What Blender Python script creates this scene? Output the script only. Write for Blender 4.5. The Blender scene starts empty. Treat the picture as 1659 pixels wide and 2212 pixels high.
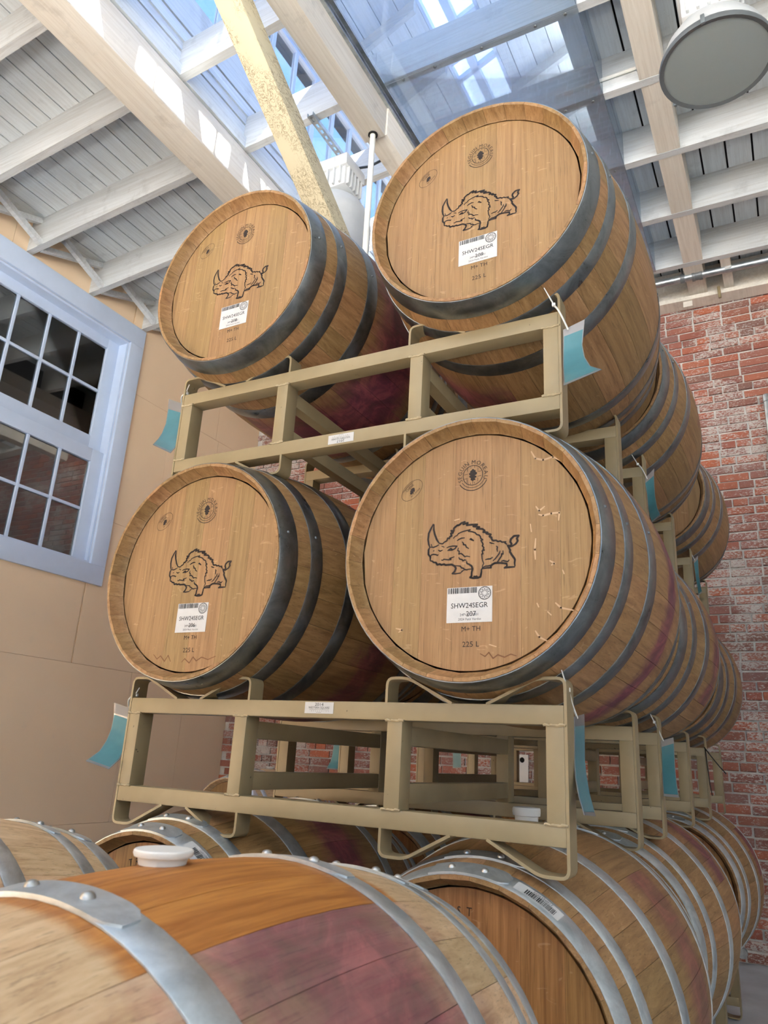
import bpy, bmesh, math, random
from mathutils import Vector, Matrix, Euler
C = bpy.context.scene.collection
SC = bpy.context.scene
PI = math.pi
rnd = random.Random(7)

# ------------------------------------------------------------------ camera, sky, sun, exposure
cam_d = bpy.data.cameras.new('camera'); cam = bpy.data.objects.new('camera', cam_d); C.objects.link(cam)
CAM_LOC = Vector((1.54952, -1.45751, 0.14072)); CAM_ROT = Euler((1.88989, -0.053716, 0.493709), 'XYZ')
cam.location = CAM_LOC; cam.rotation_euler = CAM_ROT
cam_d.sensor_fit = 'HORIZONTAL'; cam_d.sensor_width = 36.0; cam_d.lens = 1601.26/1659*36
cam_d.clip_start = 0.02; cam_d.clip_end = 200
cam_d.dof.use_dof = True; cam_d.dof.focus_distance = 2.4; cam_d.dof.aperture_fstop = 14.0
SC.camera = cam
SUN = Vector((-1.0, 0.40, -1.10)).normalized()
w = bpy.data.worlds.new('sky'); SC.world = w; w.use_nodes = True
wn = w.node_tree.nodes; wl = w.node_tree.links
tcw = wn.new('ShaderNodeTexCoord'); sep = wn.new('ShaderNodeSeparateXYZ'); wl.new(tcw.outputs['Generated'], sep.inputs[0])
rmp = wn.new('ShaderNodeValToRGB'); wl.new(sep.outputs[2], rmp.inputs[0]); el = rmp.color_ramp.elements
el[0].position = 0.0; el[0].color = (0.36, 0.46, 0.56, 1); el[1].position = 0.55; el[1].color = (0.13, 0.28, 0.50, 1)
cl = wn.new('ShaderNodeTexNoise'); cl.inputs['Scale'].default_value = 2.6; cl.inputs['Detail'].default_value = 6; wl.new(tcw.outputs['Generated'], cl.inputs['Vector'])
cr = wn.new('ShaderNodeValToRGB'); wl.new(cl.outputs['Fac'], cr.inputs[0]); cr.color_ramp.elements[0].position = 0.52; cr.color_ramp.elements[1].position = 0.75
mx = wn.new('ShaderNodeMix'); mx.data_type = 'RGBA'; wl.new(cr.outputs[0], mx.inputs[0]); wl.new(rmp.outputs[0], mx.inputs[6]); mx.inputs[7].default_value = (0.52, 0.56, 0.60, 1)
wl.new(mx.outputs[2], wn['Background'].inputs[0]); wn['Background'].inputs[1].default_value = 1.0
sun_d = bpy.data.lights.new('sun', 'SUN'); sun_d.energy = 24.0; sun_d.angle = 0.009; sun_d.color = (1.0, 0.98, 0.96)
sun = bpy.data.objects.new('sun', sun_d); C.objects.link(sun); sun.rotation_euler = SUN.to_track_quat('-Z', 'Y').to_euler()
SC.view_settings.view_transform = 'Standard'; SC.view_settings.look = 'None'
SC.view_settings.gamma = 1.0; SC.view_settings.use_curve_mapping = False
SC.view_settings.exposure = 2.02

# ------------------------------------------------------------------ helpers
def lin(c):
    return tuple(((v/255)/12.92 if v/255 <= 0.04045 else ((v/255+0.055)/1.055)**2.4) for v in c) + (1.0,)

class MB:
    """collects geometry, links it as one mesh object"""
    def __init__(s): s.v = []; s.f = []
    def add(s, verts, faces, mat=None):
        o = len(s.v)
        s.v += [tuple(mat @ Vector(p)) if mat else tuple(p) for p in verts]
        s.f += [tuple(i+o for i in f) for f in faces]
        return s
    def box(s, x0, x1, y0, y1, z0, z1, b=0.0, mat=None):
        if b <= 0:
            vs = [(x, y, z) for x in (x0, x1) for y in (y0, y1) for z in (z0, z1)]
            return s.add(vs, [(0,1,3,2),(4,6,7,5),(0,4,5,1),(2,3,7,6),(0,2,6,4),(1,5,7,3)], mat)
        bm = bmesh.new(); bmesh.ops.create_cube(bm, size=1.0)
        for v in bm.verts: v.co = Vector(((x0+x1)/2+v.co.x*(x1-x0), (y0+y1)/2+v.co.y*(y1-y0), (z0+z1)/2+v.co.z*(z1-z0)))
        bmesh.ops.bevel(bm, geom=bm.edges[:], offset=b, segments=2, profile=0.6, affect='EDGES')
        bm.verts.index_update()
        vs = [v.co.copy() for v in bm.verts]; fs = [[v.index for v in f.verts] for f in bm.faces]; bm.free()
        return s.add(vs, fs, mat)
    def tube(s, path, r, n=8, cap=True):
        P = [Vector(p) for p in path]; rs = r if isinstance(r, (list, tuple)) else [r]*len(P)
        t0 = (P[1]-P[0]).normalized(); up = Vector((0,0,1)) if abs(t0.z) < 0.9 else Vector((0,1,0))
        nrm = t0.cross(up).normalized(); vs = []
        for i, p in enumerate(P):
            t = (P[min(i+1, len(P)-1)]-P[max(i-1, 0)]).normalized()
            nrm = (nrm - t*nrm.dot(t)).normalized(); bi = t.cross(nrm)
            for k in range(n):
                a = 2*PI*k/n; vs.append(p + (nrm*math.cos(a)+bi*math.sin(a))*rs[i])
        fs = []
        for i in range(len(P)-1):
            for k in range(n):
                fs.append((i*n+k, i*n+(k+1) % n, (i+1)*n+(k+1) % n, (i+1)*n+k))
        if cap: fs += [tuple(range(n))[::-1], tuple(range((len(P)-1)*n, len(P)*n))]
        return s.add(vs, fs)
    def lathe(s, prof, n=32, mat=None, a0=0.0, a1=2*PI):
        """prof: list of (radius, z) turned round z"""
        full = abs(a1-a0-2*PI) < 1e-6; m = n if full else n+1
        vs = [(r*math.cos(a0+(a1-a0)*k/n), r*math.sin(a0+(a1-a0)*k/n), z) for r, z in prof for k in range(m)]
        fs = []
        for i in range(len(prof)-1):
            for k in range(n):
                k2 = (k+1) % m
                fs.append((i*m+k, i*m+k2, (i+1)*m+k2, (i+1)*m+k))
        return s.add(vs, fs, mat)
    def disc(s, r, z, n=32, mat=None):
        return s.add([(r*math.cos(2*PI*k/n), r*math.sin(2*PI*k/n), z) for k in range(n)], [tuple(range(n))], mat)
    def strap(s, path, t, y0, y1):
        """flat bar: polyline in XZ, thickness t, from y0 to y1"""
        P = [Vector((p[0], p[1])) for p in path]; L = []; R = []
        for i, p in enumerate(P):
            d0 = (P[i]-P[i-1]).normalized() if i else (P[1]-P[0]).normalized()
            d1 = (P[i+1]-P[i]).normalized() if i < len(P)-1 else d0
            n0 = Vector((-d0.y, d0.x)); n1 = Vector((-d1.y, d1.x)); nn = (n0+n1); nn = nn/max(0.35, nn.length_squared/2)
            nn = nn if nn.length < 1.6 else nn.normalized()*1.4
            L.append(p+nn*t/2); R.append(p-nn*t/2)
        vs = []
        for y in (y0, y1):
            vs += [(p.x, y, p.y) for p in L] + [(p.x, y, p.y) for p in R]
        n = len(P); fs = []
        for i in range(n-1):
            fs += [(i, i+1, n+i+1, n+i), (2*n+i, 3*n+i, 3*n+i+1, 2*n+i+1), (i, 2*n+i, 2*n+i+1, i+1), (n+i, n+i+1, 3*n+i+1, 3*n+i)]
        fs += [(0, n, 3*n, 2*n), (n-1, 3*n-1, 4*n-1, 2*n-1)]
        return s.add(vs, fs)
    def poly(s, pts, z=0.0):
        o = [(p[0], p[1], z) for p in pts]
        return s.add(o, [tuple(range(len(o)))])
    def mesh(s, name, mat=None, smooth=True, ang=32):
        me = bpy.data.meshes.new(name); me.from_pydata(s.v, [], s.f); me.update()
        bm = bmesh.new(); bm.from_mesh(me); bmesh.ops.recalc_face_normals(bm, faces=bm.faces); bm.to_mesh(me); bm.free()
        if smooth:
            me.shade_smooth(); me.set_sharp_from_angle(angle=math.radians(ang))
        if mat: me.materials.append(mat)
        return me
    def build(s, name, mat, parent=None, loc=(0,0,0), smooth=True, ang=32):
        return put(name, s.mesh(name, mat, smooth, ang), parent, loc)

def put(name, me, parent=None, loc=(0,0,0), rot=(0,0,0)):
    o = bpy.data.objects.new(name, me); C.objects.link(o)
    o.location = loc; o.rotation_euler = rot
    if parent: o.parent = parent
    return o
def tag(o, label=None, cat=None, group=None, kind=None):
    if label: o['label'] = label
    if cat: o['category'] = cat
    if group: o['group'] = group
    if kind: o['kind'] = kind
    return o
def thing(name, label, cat, loc=(0,0,0), group=None, rot=(0,0,0)):
    o = bpy.data.objects.new(name, None); C.objects.link(o); o.empty_display_size = 0.1
    o.location = loc; o.rotation_euler = rot
    return tag(o, label, cat, group)

# ------------------------------------------------------------------ materials
class NT:
    def __init__(s, name):
        s.m = bpy.data.materials.new(name); s.m.use_nodes = True; s.t = s.m.node_tree; s.n = s.t.nodes
        s.b = s.n['Principled BSDF']
    def new(s, t, **kw):
        n = s.n.new(t)
        for k, v in kw.items(): setattr(n, k, v)
        return n
    def link(s, a, b): s.t.links.new(a, b)
    def val(s, sock, x):
        if hasattr(x, 'is_output'): s.link(x, sock)
        else: sock.default_value = x
    def math(s, op, a, b=0.0, c=0.0, clamp=False):
        n = s.new('ShaderNodeMath', operation=op, use_clamp=clamp)
        s.val(n.inputs[0], a); s.val(n.inputs[1], b); s.val(n.inputs[2], c); return n.outputs[0]
    def mix(s, f, a, b, mode='MIX'):
        n = s.new('ShaderNodeMix', data_type='RGBA', blend_type=mode)
        s.val(n.inputs[0], f); s.val(n.inputs[6], a); s.val(n.inputs[7], b); return n.outputs[2]
    def coord(s, which='Object', scale=(1,1,1), rand=0.0):
        tc = s.new('ShaderNodeTexCoord'); mp = s.new('ShaderNodeMapping'); mp.inputs['Scale'].default_value = scale
        src = tc.outputs[which]
        if which == 'World':
            src = s.new('ShaderNodeNewGeometry').outputs['Position']
        if rand:
            oi = s.new('ShaderNodeObjectInfo'); va = s.new('ShaderNodeVectorMath', operation='ADD')
            cm = s.new('ShaderNodeCombineXYZ'); m = s.math('MULTIPLY', oi.outputs['Random'], rand)
            for k in range(3): s.link(m, cm.inputs[k])
            s.link(src, va.inputs[0]); s.link(cm.outputs[0], va.inputs[1]); src = va.outputs[0]
        s.link(src, mp.inputs[0]); return mp.outputs[0]
    def world(s, scale=(1,1,1)):
        g = s.new('ShaderNodeNewGeometry'); mp = s.new('ShaderNodeMapping'); mp.inputs['Scale'].default_value = scale
        s.link(g.outputs['Position'], mp.inputs[0]); return mp.outputs[0]
    def noise(s, vec, scale=1.0, detail=4, rough=0.6, dist=0.0):
        n = s.new('ShaderNodeTexNoise'); n.inputs['Scale'].default_value = scale; n.inputs['Detail'].default_value = detail
        n.inputs['Roughness'].default_value = rough; n.inputs['Distortion'].default_value = dist
        s.link(vec, n.inputs['Vector']); return n.outputs['Fac']
    def ramp(s, f, stops):
        n = s.new('ShaderNodeValToRGB'); e = n.color_ramp.elements
        while len(e) < len(stops): e.new(0.5)
        for i, (p, c) in enumerate(stops):
            e[i].position = p; e[i].color = c if len(c) == 4 else lin(c)
        s.link(f, n.inputs[0]); return n.outputs[0]
    def step(s, f, a, b):
        n = s.new('ShaderNodeMapRange', interpolation_type='SMOOTHSTEP')
        s.val(n.inputs[0], f); s.val(n.inputs[1], a); s.val(n.inputs[2], b); return n.outputs[0]
    def rand(s): return s.new('ShaderNodeObjectInfo').outputs['Random']
    def attr(s, name):
        n = s.new('ShaderNodeAttribute'); n.attribute_type = 'OBJECT'; n.attribute_name = name; return n.outputs['Fac']
    def bump(s, h, strength=0.2, dist=0.002):
        n = s.new('ShaderNodeBump'); n.inputs['Strength'].default_value = strength; n.inputs['Distance'].default_value = dist
        s.link(h, n.inputs['Height']); s.link(n.outputs[0], s.b.inputs['Normal'])
    def out(s, col=None, rough=None, metal=None, **kw):
        if col is not None: s.val(s.b.inputs['Base Color'], col)
        if rough is not None: s.val(s.b.inputs['Roughness'], rough)
        if metal is not None: s.val(s.b.inputs['Metallic'], metal)
        for k, v in kw.items(): s.val(s.b.inputs[k], v)
        return s.m
def plain(name, c, rough=0.5, metal=0.0, vary=0.08, scale=12):
    t = NT(name); n = t.noise(t.coord('Object'), scale, 4)
    d = tuple(v*(1-vary) for v in lin(c)[:3])+(1,); u = tuple(min(1, v*(1+vary)) for v in lin(c)[:3])+(1,)
    return t.out(t.ramp(n, [(0.3, d), (0.7, u)]), rough, metal)

def oak(name, light, mid, dark, grain, stain=True, rough=0.55, vary=0.30):
    """oak: grain runs along local Y ('y') or local Z ('z'); stave objects may carry stain / stain_width / varnish"""
    t = NT(name)
    sc = (80, 3.0, 80) if grain == 'y' else (120, 120, 3.6)
    n1 = t.noise(t.coord('Object', sc, 9.0), 1.0, 6, 0.62, 0.4)
    sc2 = (300, 10, 300) if grain == 'y' else (420, 420, 14)
    n2 = t.noise(t.coord('Object', sc2, 5.0), 1.0, 3, 0.6)
    n3 = t.noise(t.coord('Object', (6, 1.2, 6) if grain == 'y' else (7, 7, 1.6), 7.0), 1.0, 3, 0.5)
    col = t.ramp(n1, [(0.28, dark), (0.5, mid), (0.74, light)])
    col = t.mix(t.math('MULTIPLY', t.step(n2, 0.56, 0.70), 0.42), col, lin(tuple(v*0.62 for v in dark)))
    fl = t.noise(t.coord('Object', (95, 30, 95) if grain == 'y' else (26, 26, 75), 3.0), 1.0, 2, 0.5, 1.2)      # pale ray flecks
    col = t.mix(t.math('MULTIPLY', t.step(fl, 0.66, 0.74), 0.18), col, lin((226, 188, 148)))
    hs = t.new('ShaderNodeHueSaturation'); t.link(col, hs.inputs['Color'])
    v = t.math('MULTIPLY_ADD', t.rand(), vary, 1.0-vary*0.55); v = t.math('MULTIPLY', v, t.math('MULTIPLY_ADD', n3, 0.3, 0.85))
    t.link(v, hs.inputs['Value']); t.link(t.math('MULTIPLY_ADD', t.rand(), -0.014, 0.5105), hs.inputs['Hue'])
    col = hs.outputs[0]; r = rough
    if stain:
        tc = t.new('ShaderNodeTexCoord'); sx = t.new('ShaderNodeSeparateXYZ'); t.link(tc.outputs['Object'], sx.inputs[0])
        ay = t.math('ABSOLUTE', sx.outputs[1])
        wob = t.noise(t.world((9, 14, 9)), 1.0, 5, 0.6, 0.8)
        e = t.math('MULTIPLY_ADD', t.math('SUBTRACT', wob, 0.5), 0.16, ay)
        wd = t.attr('stain_width')
        vm = t.attr('varnish')
        vcol = t.mix(t.step(n1, 0.3, 0.75), lin((150, 88, 32)), lin((196, 132, 62)))
        vmask = t.math('MULTIPLY', vm, t.step(t.math('MULTIPLY_ADD', t.math('SUBTRACT', wob, 0.5), 0.04, ay), 0.24, 0.215))
        col = t.mix(vmask, col, vcol)
        m = t.math('SUBTRACT', 1.0, t.math('DIVIDE', e, t.math('MAXIMUM', wd, 0.001)))
        m = t.math('MULTIPLY', t.step(m, 0.0, 0.75), t.attr('stain'))
        sn = t.noise(t.world((10, 7, 10)), 1.0, 5, 0.65, 1.5)
        scol = t.ramp(sn, [(0.32, (70, 18, 52)), (0.50, (106, 34, 68)), (0.72, (172, 84, 98))])
        col = t.mix(t.math('MULTIPLY', m, 0.92), col, scol)
    t.bump(n2, 0.12, 0.001)
    return t.out(col, r, 0.0)

M = {}
M['stave'] = oak('oak_stave', (172, 134, 92), (150, 112, 72), (124, 88, 54), 'y', vary=0.24)
M['stave_blond'] = oak('oak_stave_blond', (220, 190, 154), (202, 168, 130), (172, 136, 100), 'y', vary=0.2)
M['head'] = oak('oak_head', (162, 128, 86), (149, 114, 74), (131, 97, 62), 'z', stain=False, vary=0.10)
M['head_brown'] = oak('oak_head_brown', (184, 132, 80), (158, 108, 62), (126, 82, 44), 'z', stain=False, vary=0.24)

def steel(name, lo, hi, rough, spot=None):
    t = NT(name); n = t.noise(t.coord('World' if False else 'Object', (14, 14, 14), 4.0), 1.0, 6, 0.7, 0.6)
    n2 = t.noise(t.coord('Object', (60, 60, 60), 4.0), 1.0, 3, 0.6)
    col = t.ramp(n, [(0.30, lo), (0.68, hi)])
    if spot: col = t.mix(t.math('MULTIPLY', t.step(n2, 0.66, 0.76), 0.5), col, lin(spot))
    r = t.math('MULTIPLY_ADD', n, 0.22, rough-0.1)
    t.bump(n2, 0.05, 0.001)
    return t.out(col, r, 0.9)
M['hoop_dark'] = steel('hoop_blued_steel', (104, 108, 110), (146, 150, 152), 0.30, (84, 78, 66))
M['hoop_galv'] = steel('hoop_galvanised', (168, 178, 184), (216, 224, 228), 0.48, (204, 212, 214))
M['rivet'] = steel('rivet_steel', (150, 152, 150), (205, 206, 204), 0.34)
M['galv'] = steel('galvanised_pipe', (150, 158, 162), (200, 206, 208), 0.36)

def rack_paint():
    t = NT('beige_rack_paint'); n = t.noise(t.world((5, 5, 5)), 1.0, 4); n2 = t.noise(t.world((70, 70, 70)), 1.0, 3, 0.55)
    col = t.ramp(n, [(0.3, (142, 126, 94)), (0.7, (158, 142, 109))])
    col = t.mix(t.math('MULTIPLY', t.step(n2, 0.71, 0.76), 0.8), col, lin((74, 60, 44)))
    t.bump(t.noise(t.world((160, 160, 160)), 1.0, 2), 0.06, 0.001)
    return t.out(col, 0.42)
M['rack'] = rack_paint()
M['weld'] = plain('weld_bead_paint', (172, 155, 122), 0.45, 0, 0.15, 60)

def painted_wood(name, base, dark, axis, rough=0.75, fine=0.5):
    t = NT(name)
    sc = {'x': (2.2, 55, 55), 'y': (55, 2.2, 55), 'z': (55, 55, 2.2)}[axis]
    n = t.noise(t.coord('Object', sc, 11.0), 1.0, 5, 0.65, 0.5); n2 = t.noise(t.coord('Object', (5, 5, 5), 6.0), 1.0, 5, 0.65)
    n3 = t.noise(t.coord('Object', (130, 130, 130), 3.0), 1.0, 2, 0.5)
    col = t.ramp(n, [(0.25, dark), (0.55, base), (0.8, tuple(min(255, v+10) for v in base))])
    col = t.mix(t.math('MULTIPLY', t.step(n2, 0.56, 0.72), 0.30), col, lin(tuple(v*0.72 for v in dark)))
    col = t.mix(t.math('MULTIPLY', t.step(n3, 0.68, 0.74), fine*0.6), col, lin((112, 100, 84)))
    hs = t.new('ShaderNodeHueSaturation'); t.link(col, hs.inputs['Color']); t.link(t.math('MULTIPLY_ADD', t.rand(), 0.12, 0.93), hs.inputs['Value'])
    t.bump(n, 0.35, 0.004)
    return t.out(hs.outputs[0], rough)
M['plank'] = painted_wood('whitewashed_plank', (222, 228, 231), (204, 208, 209), 'y')
M['rafter'] = painted_wood('whitewashed_rafter', (208, 211, 211), (190, 190, 187), 'x')
M['beam'] = painted_wood('painted_beam', (230, 223, 210), (214, 204, 188), 'y', 0.65, 0.12)
M['trim_sky_tint'] = plain('white_trim_sky_tint', (206, 221, 243), 0.38, 0, 0.03, 6)  # white trim with the bluish cast of sky light mixed into its colour
def cream():
    t = NT('cream_flaking_brace'); n = t.noise(t.coord('Object', (30, 9, 30)), 1.0, 4, 0.7, 1.8)
    v = t.noise(t.coord('Object', (6, 3, 6)), 1.0, 3)
    m = t.math('MULTIPLY', t.step(t.math('ABSOLUTE', t.math('SUBTRACT', n, 0.5)), 0.036, 0.006), t.step(v, 0.36, 0.52))
    col = t.mix(t.math('MULTIPLY', m, 0.75), lin((206, 195, 164)), lin((112, 92, 62)))
    return t.out(col, 0.6)
M['brace'] = cream()
M['black'] = plain('ink_black', (22, 20, 20), 0.6, 0, 0.1)
M['ink'] = plain('brown_black_brand', (38, 28, 24), 0.7, 0, 0.25, 30)
M['grey_ink'] = plain('grey_print', (92, 92, 96), 0.7)
M['paper'] = plain('label_paper', (196, 196, 194), 0.55, 0, 0.04, 20)
M['dark'] = plain('dark_gap', (26, 24, 22), 0.9)
M['concrete'] = plain('grey_concrete', (186, 186, 184), 0.8, 0, 0.18, 3)
M['floor'] = plain('worn_floor_concrete', (182, 186, 190), 0.7, 0, 0.2, 3)
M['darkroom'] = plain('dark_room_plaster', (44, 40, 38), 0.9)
M['white'] = plain('white_enamel', (214, 216, 216), 0.35, 0, 0.04)
M['lampgrey'] = plain('lamp_shade_grey', (196, 198, 198), 0.4, 0, 0.05)
M['rimgrey'] = plain('lamp_rim_grey', (110, 114, 116), 0.4, 0.3, 0.06)
M['cord'] = plain('blue_black_cord', (34, 46, 58), 0.5)
M['pipewhite'] = plain('white_painted_pipe', (230, 228, 220), 0.4)

def brick_mat():
    t = NT('weathered_brick')
    isl = t.new('ShaderNodeNewGeometry').outputs['Random Per Island']
    r = t.math('FRACT', t.math('ADD', t.rand(), isl))
    col = t.ramp(r, [(0.0, (150, 96, 84)), (0.22, (164, 108, 96)), (0.42, (188, 108, 82)), (0.60, (150, 112, 104)), (0.78, (198, 112, 78)), (0.92, (138, 104, 94)), (1.0, (176, 98, 78))])
    n = t.noise(t.world((30, 30, 45)), 1.0, 5, 0.7); n2 = t.noise(t.world((2.2, 2.2, 2.6)), 1.0, 3, 0.6); n3 = t.noise(t.world((55, 55, 130)), 1.0, 4, 0.7, 0.6)
    col = t.mix(t.math('MULTIPLY', n, 0.45), col, lin((110, 66, 56)))
    lim = t.math('MULTIPLY_ADD', n2, -0.66, 0.80); lim = t.math('MULTIPLY_ADD', r, 0.10, lim)
    wm = t.step(n3, lim, t.math('ADD', lim, 0.10))
    col = t.mix(t.math('MULTIPLY', wm, 0.85), col, lin((206, 200, 192)))
    t.bump(n, 0.5, 0.006)
    return t.out(col, 0.88)
M['brick'] = brick_mat()
def mortar():
    t = NT('lime_mortar'); n = t.noise(t.world((18, 18, 18)), 1.0, 5, 0.7); t.bump(n, 0.6, 0.008)
    return t.out(t.ramp(n, [(0.3, (190, 185, 178)), (0.65, (226, 222, 216))]), 0.95)
M['mortar'] = mortar()
def drywall():
    t = NT('tan_wallboard'); n = t.noise(t.world((0.8, 0.8, 0.8)), 1.0, 3); n2 = t.noise(t.world((9, 9, 9)), 1.0, 4)
    col = t.ramp(n, [(0.3, (236, 206, 170)), (0.7, (245, 217, 182))])
    col = t.mix(t.math('MULTIPLY', t.step(n2, 0.62, 0.75), 0.15), col, lin((222, 202, 178)))
    return t.out(col, 0.85)
M['drywall'] = drywall()
def glassy(name, tint, opac, gloss=1.0, haze=0.0, hazecol=(0.9, 0.95, 1.0, 1), rough=0.02, trans=0.6):
    m = bpy.data.materials.new(name); m.use_nodes = True; n = m.node_tree.nodes; l = m.node_tree.links; n.clear()
    o = n.new('ShaderNodeOutputMaterial'); tr = n.new('ShaderNodeBsdfTransparent'); tr.inputs[0].default_value = tint
    gl = n.new('ShaderNodeBsdfGlossy'); gl.inputs['Roughness'].default_value = rough
    fr = n.new('ShaderNodeFresnel'); fr.inputs['IOR'].default_value = 1.5
    base = tr.outputs[0]
    if haze > 0:
        df = n.new('ShaderNodeBsdfDiffuse'); df.inputs[0].default_value = hazecol
        tl = n.new('ShaderNodeBsdfTranslucent'); tl.inputs[0].default_value = hazecol
        a = n.new('ShaderNodeMixShader'); a.inputs[0].default_value = trans; l.new(df.outputs[0], a.inputs[1]); l.new(tl.outputs[0], a.inputs[2])
        b = n.new('ShaderNodeMixShader'); b.inputs[0].default_value = haze; l.new(base, b.inputs[1]); l.new(a.outputs[0], b.inputs[2]); base = b.outputs[0]
    mu = n.new('ShaderNodeMath'); mu.operation = 'MULTIPLY'; mu.inputs[1].default_value = gloss; l.new(fr.outputs[0], mu.inputs[0])
    x = n.new('ShaderNodeMixShader'); l.new(mu.outputs[0], x.inputs[0]); l.new(base, x.inputs[1]); l.new(gl.outputs[0], x.inputs[2])
    l.new(x.outputs[0], o.inputs[0]); return m
M['pane'] = glassy('window_pane', (0.80, 0.84, 0.86, 1), 0, 1.6)
M['skypane'] = glassy('clerestory_pane', (0.96, 0.98, 1.0, 1), 0, 0.5)
M['opal'] = glassy('added_roof_light_opal', (1, 1, 1, 1), 0, 0.3, 1.0, (0.52, 0.58, 0.66, 1), 0.02, 0.7)  # glazing of the added roof lights: soft fill and stand-in sun patches
M['bluefill'] = glassy('added_blue_fill_glass', (0.8, 0.9, 1.0, 1), 0, 0.3, 1.0, (0.20, 0.33, 0.58, 1), 0.02, 0.5)  # sky-light blue put into the glass of the added fill band
M['acrylic'] = glassy('acrylic_sheet', (0.93, 0.97, 1.0, 1), 0, 0.7, 0.13, (0.82, 0.91, 1.0, 1))
M['sleeve'] = glassy('clear_plastic_sleeve', (0.9, 0.9, 0.9, 1), 0, 1.0, 0.42, (0.85, 0.85, 0.86, 1), 0.12)
M['lens'] = glassy('frosted_lamp_lens', (0.60, 0.64, 0.63, 1), 0, 0.6, 0.75, (0.80, 0.86, 0.84, 1), 0.2)
M['teal'] = plain('teal_paper', (70, 124, 134), 0.35, 0, 0.12, 14)
M['tie'] = plain('white_nylon_tie', (222, 222, 218), 0.4)
t_ = NT('white_silicone'); M['silicone'] = t_.out(lin((226, 226, 222)), 0.4, **{'Subsurface Weight': 0.35, 'Subsurface Radius': (0.01, 0.01, 0.01)})

# ------------------------------------------------------------------ large structure
S = 1.008
XL = -3.31            # inner face of the left wall
YB = 4.33             # inner face of the brick wall
ZF = -0.965           # floor
XR, YF = 8.0, -4.6    # right wall, open front of the hall
JY = [0.765+0.595*k for k in range(-11, 6)]       # near faces of the rafters
JT, JH = 0.05, 0.262
def zl(x): return 3.68+0.058*(x-XL)                # rafter undersides, left slope
X0 = -0.26
def zr(x): return zl(X0)-0.018*(x-X0)              # right slope
XO = 0.757             # right edge of the roof opening
XM = -1.232            # left monitor wall
def zm(x): return 5.17+0.46*(x-XM)                 # monitor roof underside

tag(MB().box(XL-0.1, XR+0.15, YF-0.15, YB+0.3, ZF-0.1, ZF).build('floor', M['floor'], smooth=False), kind='structure')
tag(MB().box(-30, 40, -40, 40, ZF-0.3, ZF-0.12).build('ground', M['concrete'], smooth=False), kind='structure')

# left wall: backing with a window hole, wallboard panels
WY0, WY1, WZ0, WZ1 = 0.45, 2.445, 1.475, 3.485
wl_ = MB()
for (a, b, c, d) in ((YF, WY0, ZF, 4.3), (WY1, YB+0.1, ZF, 4.3), (WY0, WY1, ZF, WZ0), (WY0, WY1, WZ1, 4.3)):
    wl_.box(XL-0.15, XL-0.0125, a, b, c, d)
wall_left = tag(wl_.build('wall_left', M['drywall'], smooth=False), kind='structure')
zs = [ZF, -0.46, 0.695, 1.87, 3.06, 4.0]; ycol = [(-1.22*k+2.46) for k in range(7, -1, -1)]+[3.68, YB]
g = 0.0012
for zi in range(5):
    off = 0.0 if zi % 2 == 0 else 0.61
    ys = sorted(set([YF]+[y-off for y in ycol if y-off > YF+0.1 and y-off < YB-0.05]+[YB]))
    for y0, y1 in zip(ys[:-1], ys[1:]):
        rects = [(y0, y1, zs[zi], zs[zi+1])]
        if y1 > WY0 and y0 < WY1 and zs[zi+1] > WZ0 and zs[zi] < WZ1:
            rects = []; a, b, c, d = y0, y1, zs[zi], zs[zi+1]
            if a < WY0: rects.append((a, WY0, c, d)); a = WY0
            if b > WY1: rects.append((WY1, b, c, d)); b = WY1
            if c < WZ0: rects.append((a, b, c, WZ0))
            if d > WZ1: rects.append((a, b, WZ1, d))
        for a, b, c, d in rects:
            if b-a > 0.02 and d-c > 0.02:
                MB().box(XL-0.0125, XL, a+g, b-g, c+g, d-g).build('wallboard_panel', M['drywall'], wall_left, smooth=False)
# dark room beyond the left window
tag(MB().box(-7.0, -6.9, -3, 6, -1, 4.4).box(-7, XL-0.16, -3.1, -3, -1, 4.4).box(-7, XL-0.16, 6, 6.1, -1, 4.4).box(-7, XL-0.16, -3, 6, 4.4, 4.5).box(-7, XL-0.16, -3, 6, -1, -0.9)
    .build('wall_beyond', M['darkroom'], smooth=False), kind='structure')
tag(MB().box(XL, XR+0.15, YF-0.15, YF, ZF, 0.7).box(XL, XR+0.15, YF-0.15, YF, 3.75, 4.3).box(XL, -1.6, YF-0.15, YF, 0.7, 3.75).box(7.4, XR+0.15, YF-0.15, YF, 0.7, 3.75).box(2.9, 3.0, YF-0.15, YF, 0.7, 3.75)
    .build('wall_front', M['drywall'], smooth=False), kind='structure')
tag(MB().box(XR, XR+0.15, YF, YB+0.1, ZF, 4.2).build('wall_right', M['plank'], smooth=False), kind='structure')

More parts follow.
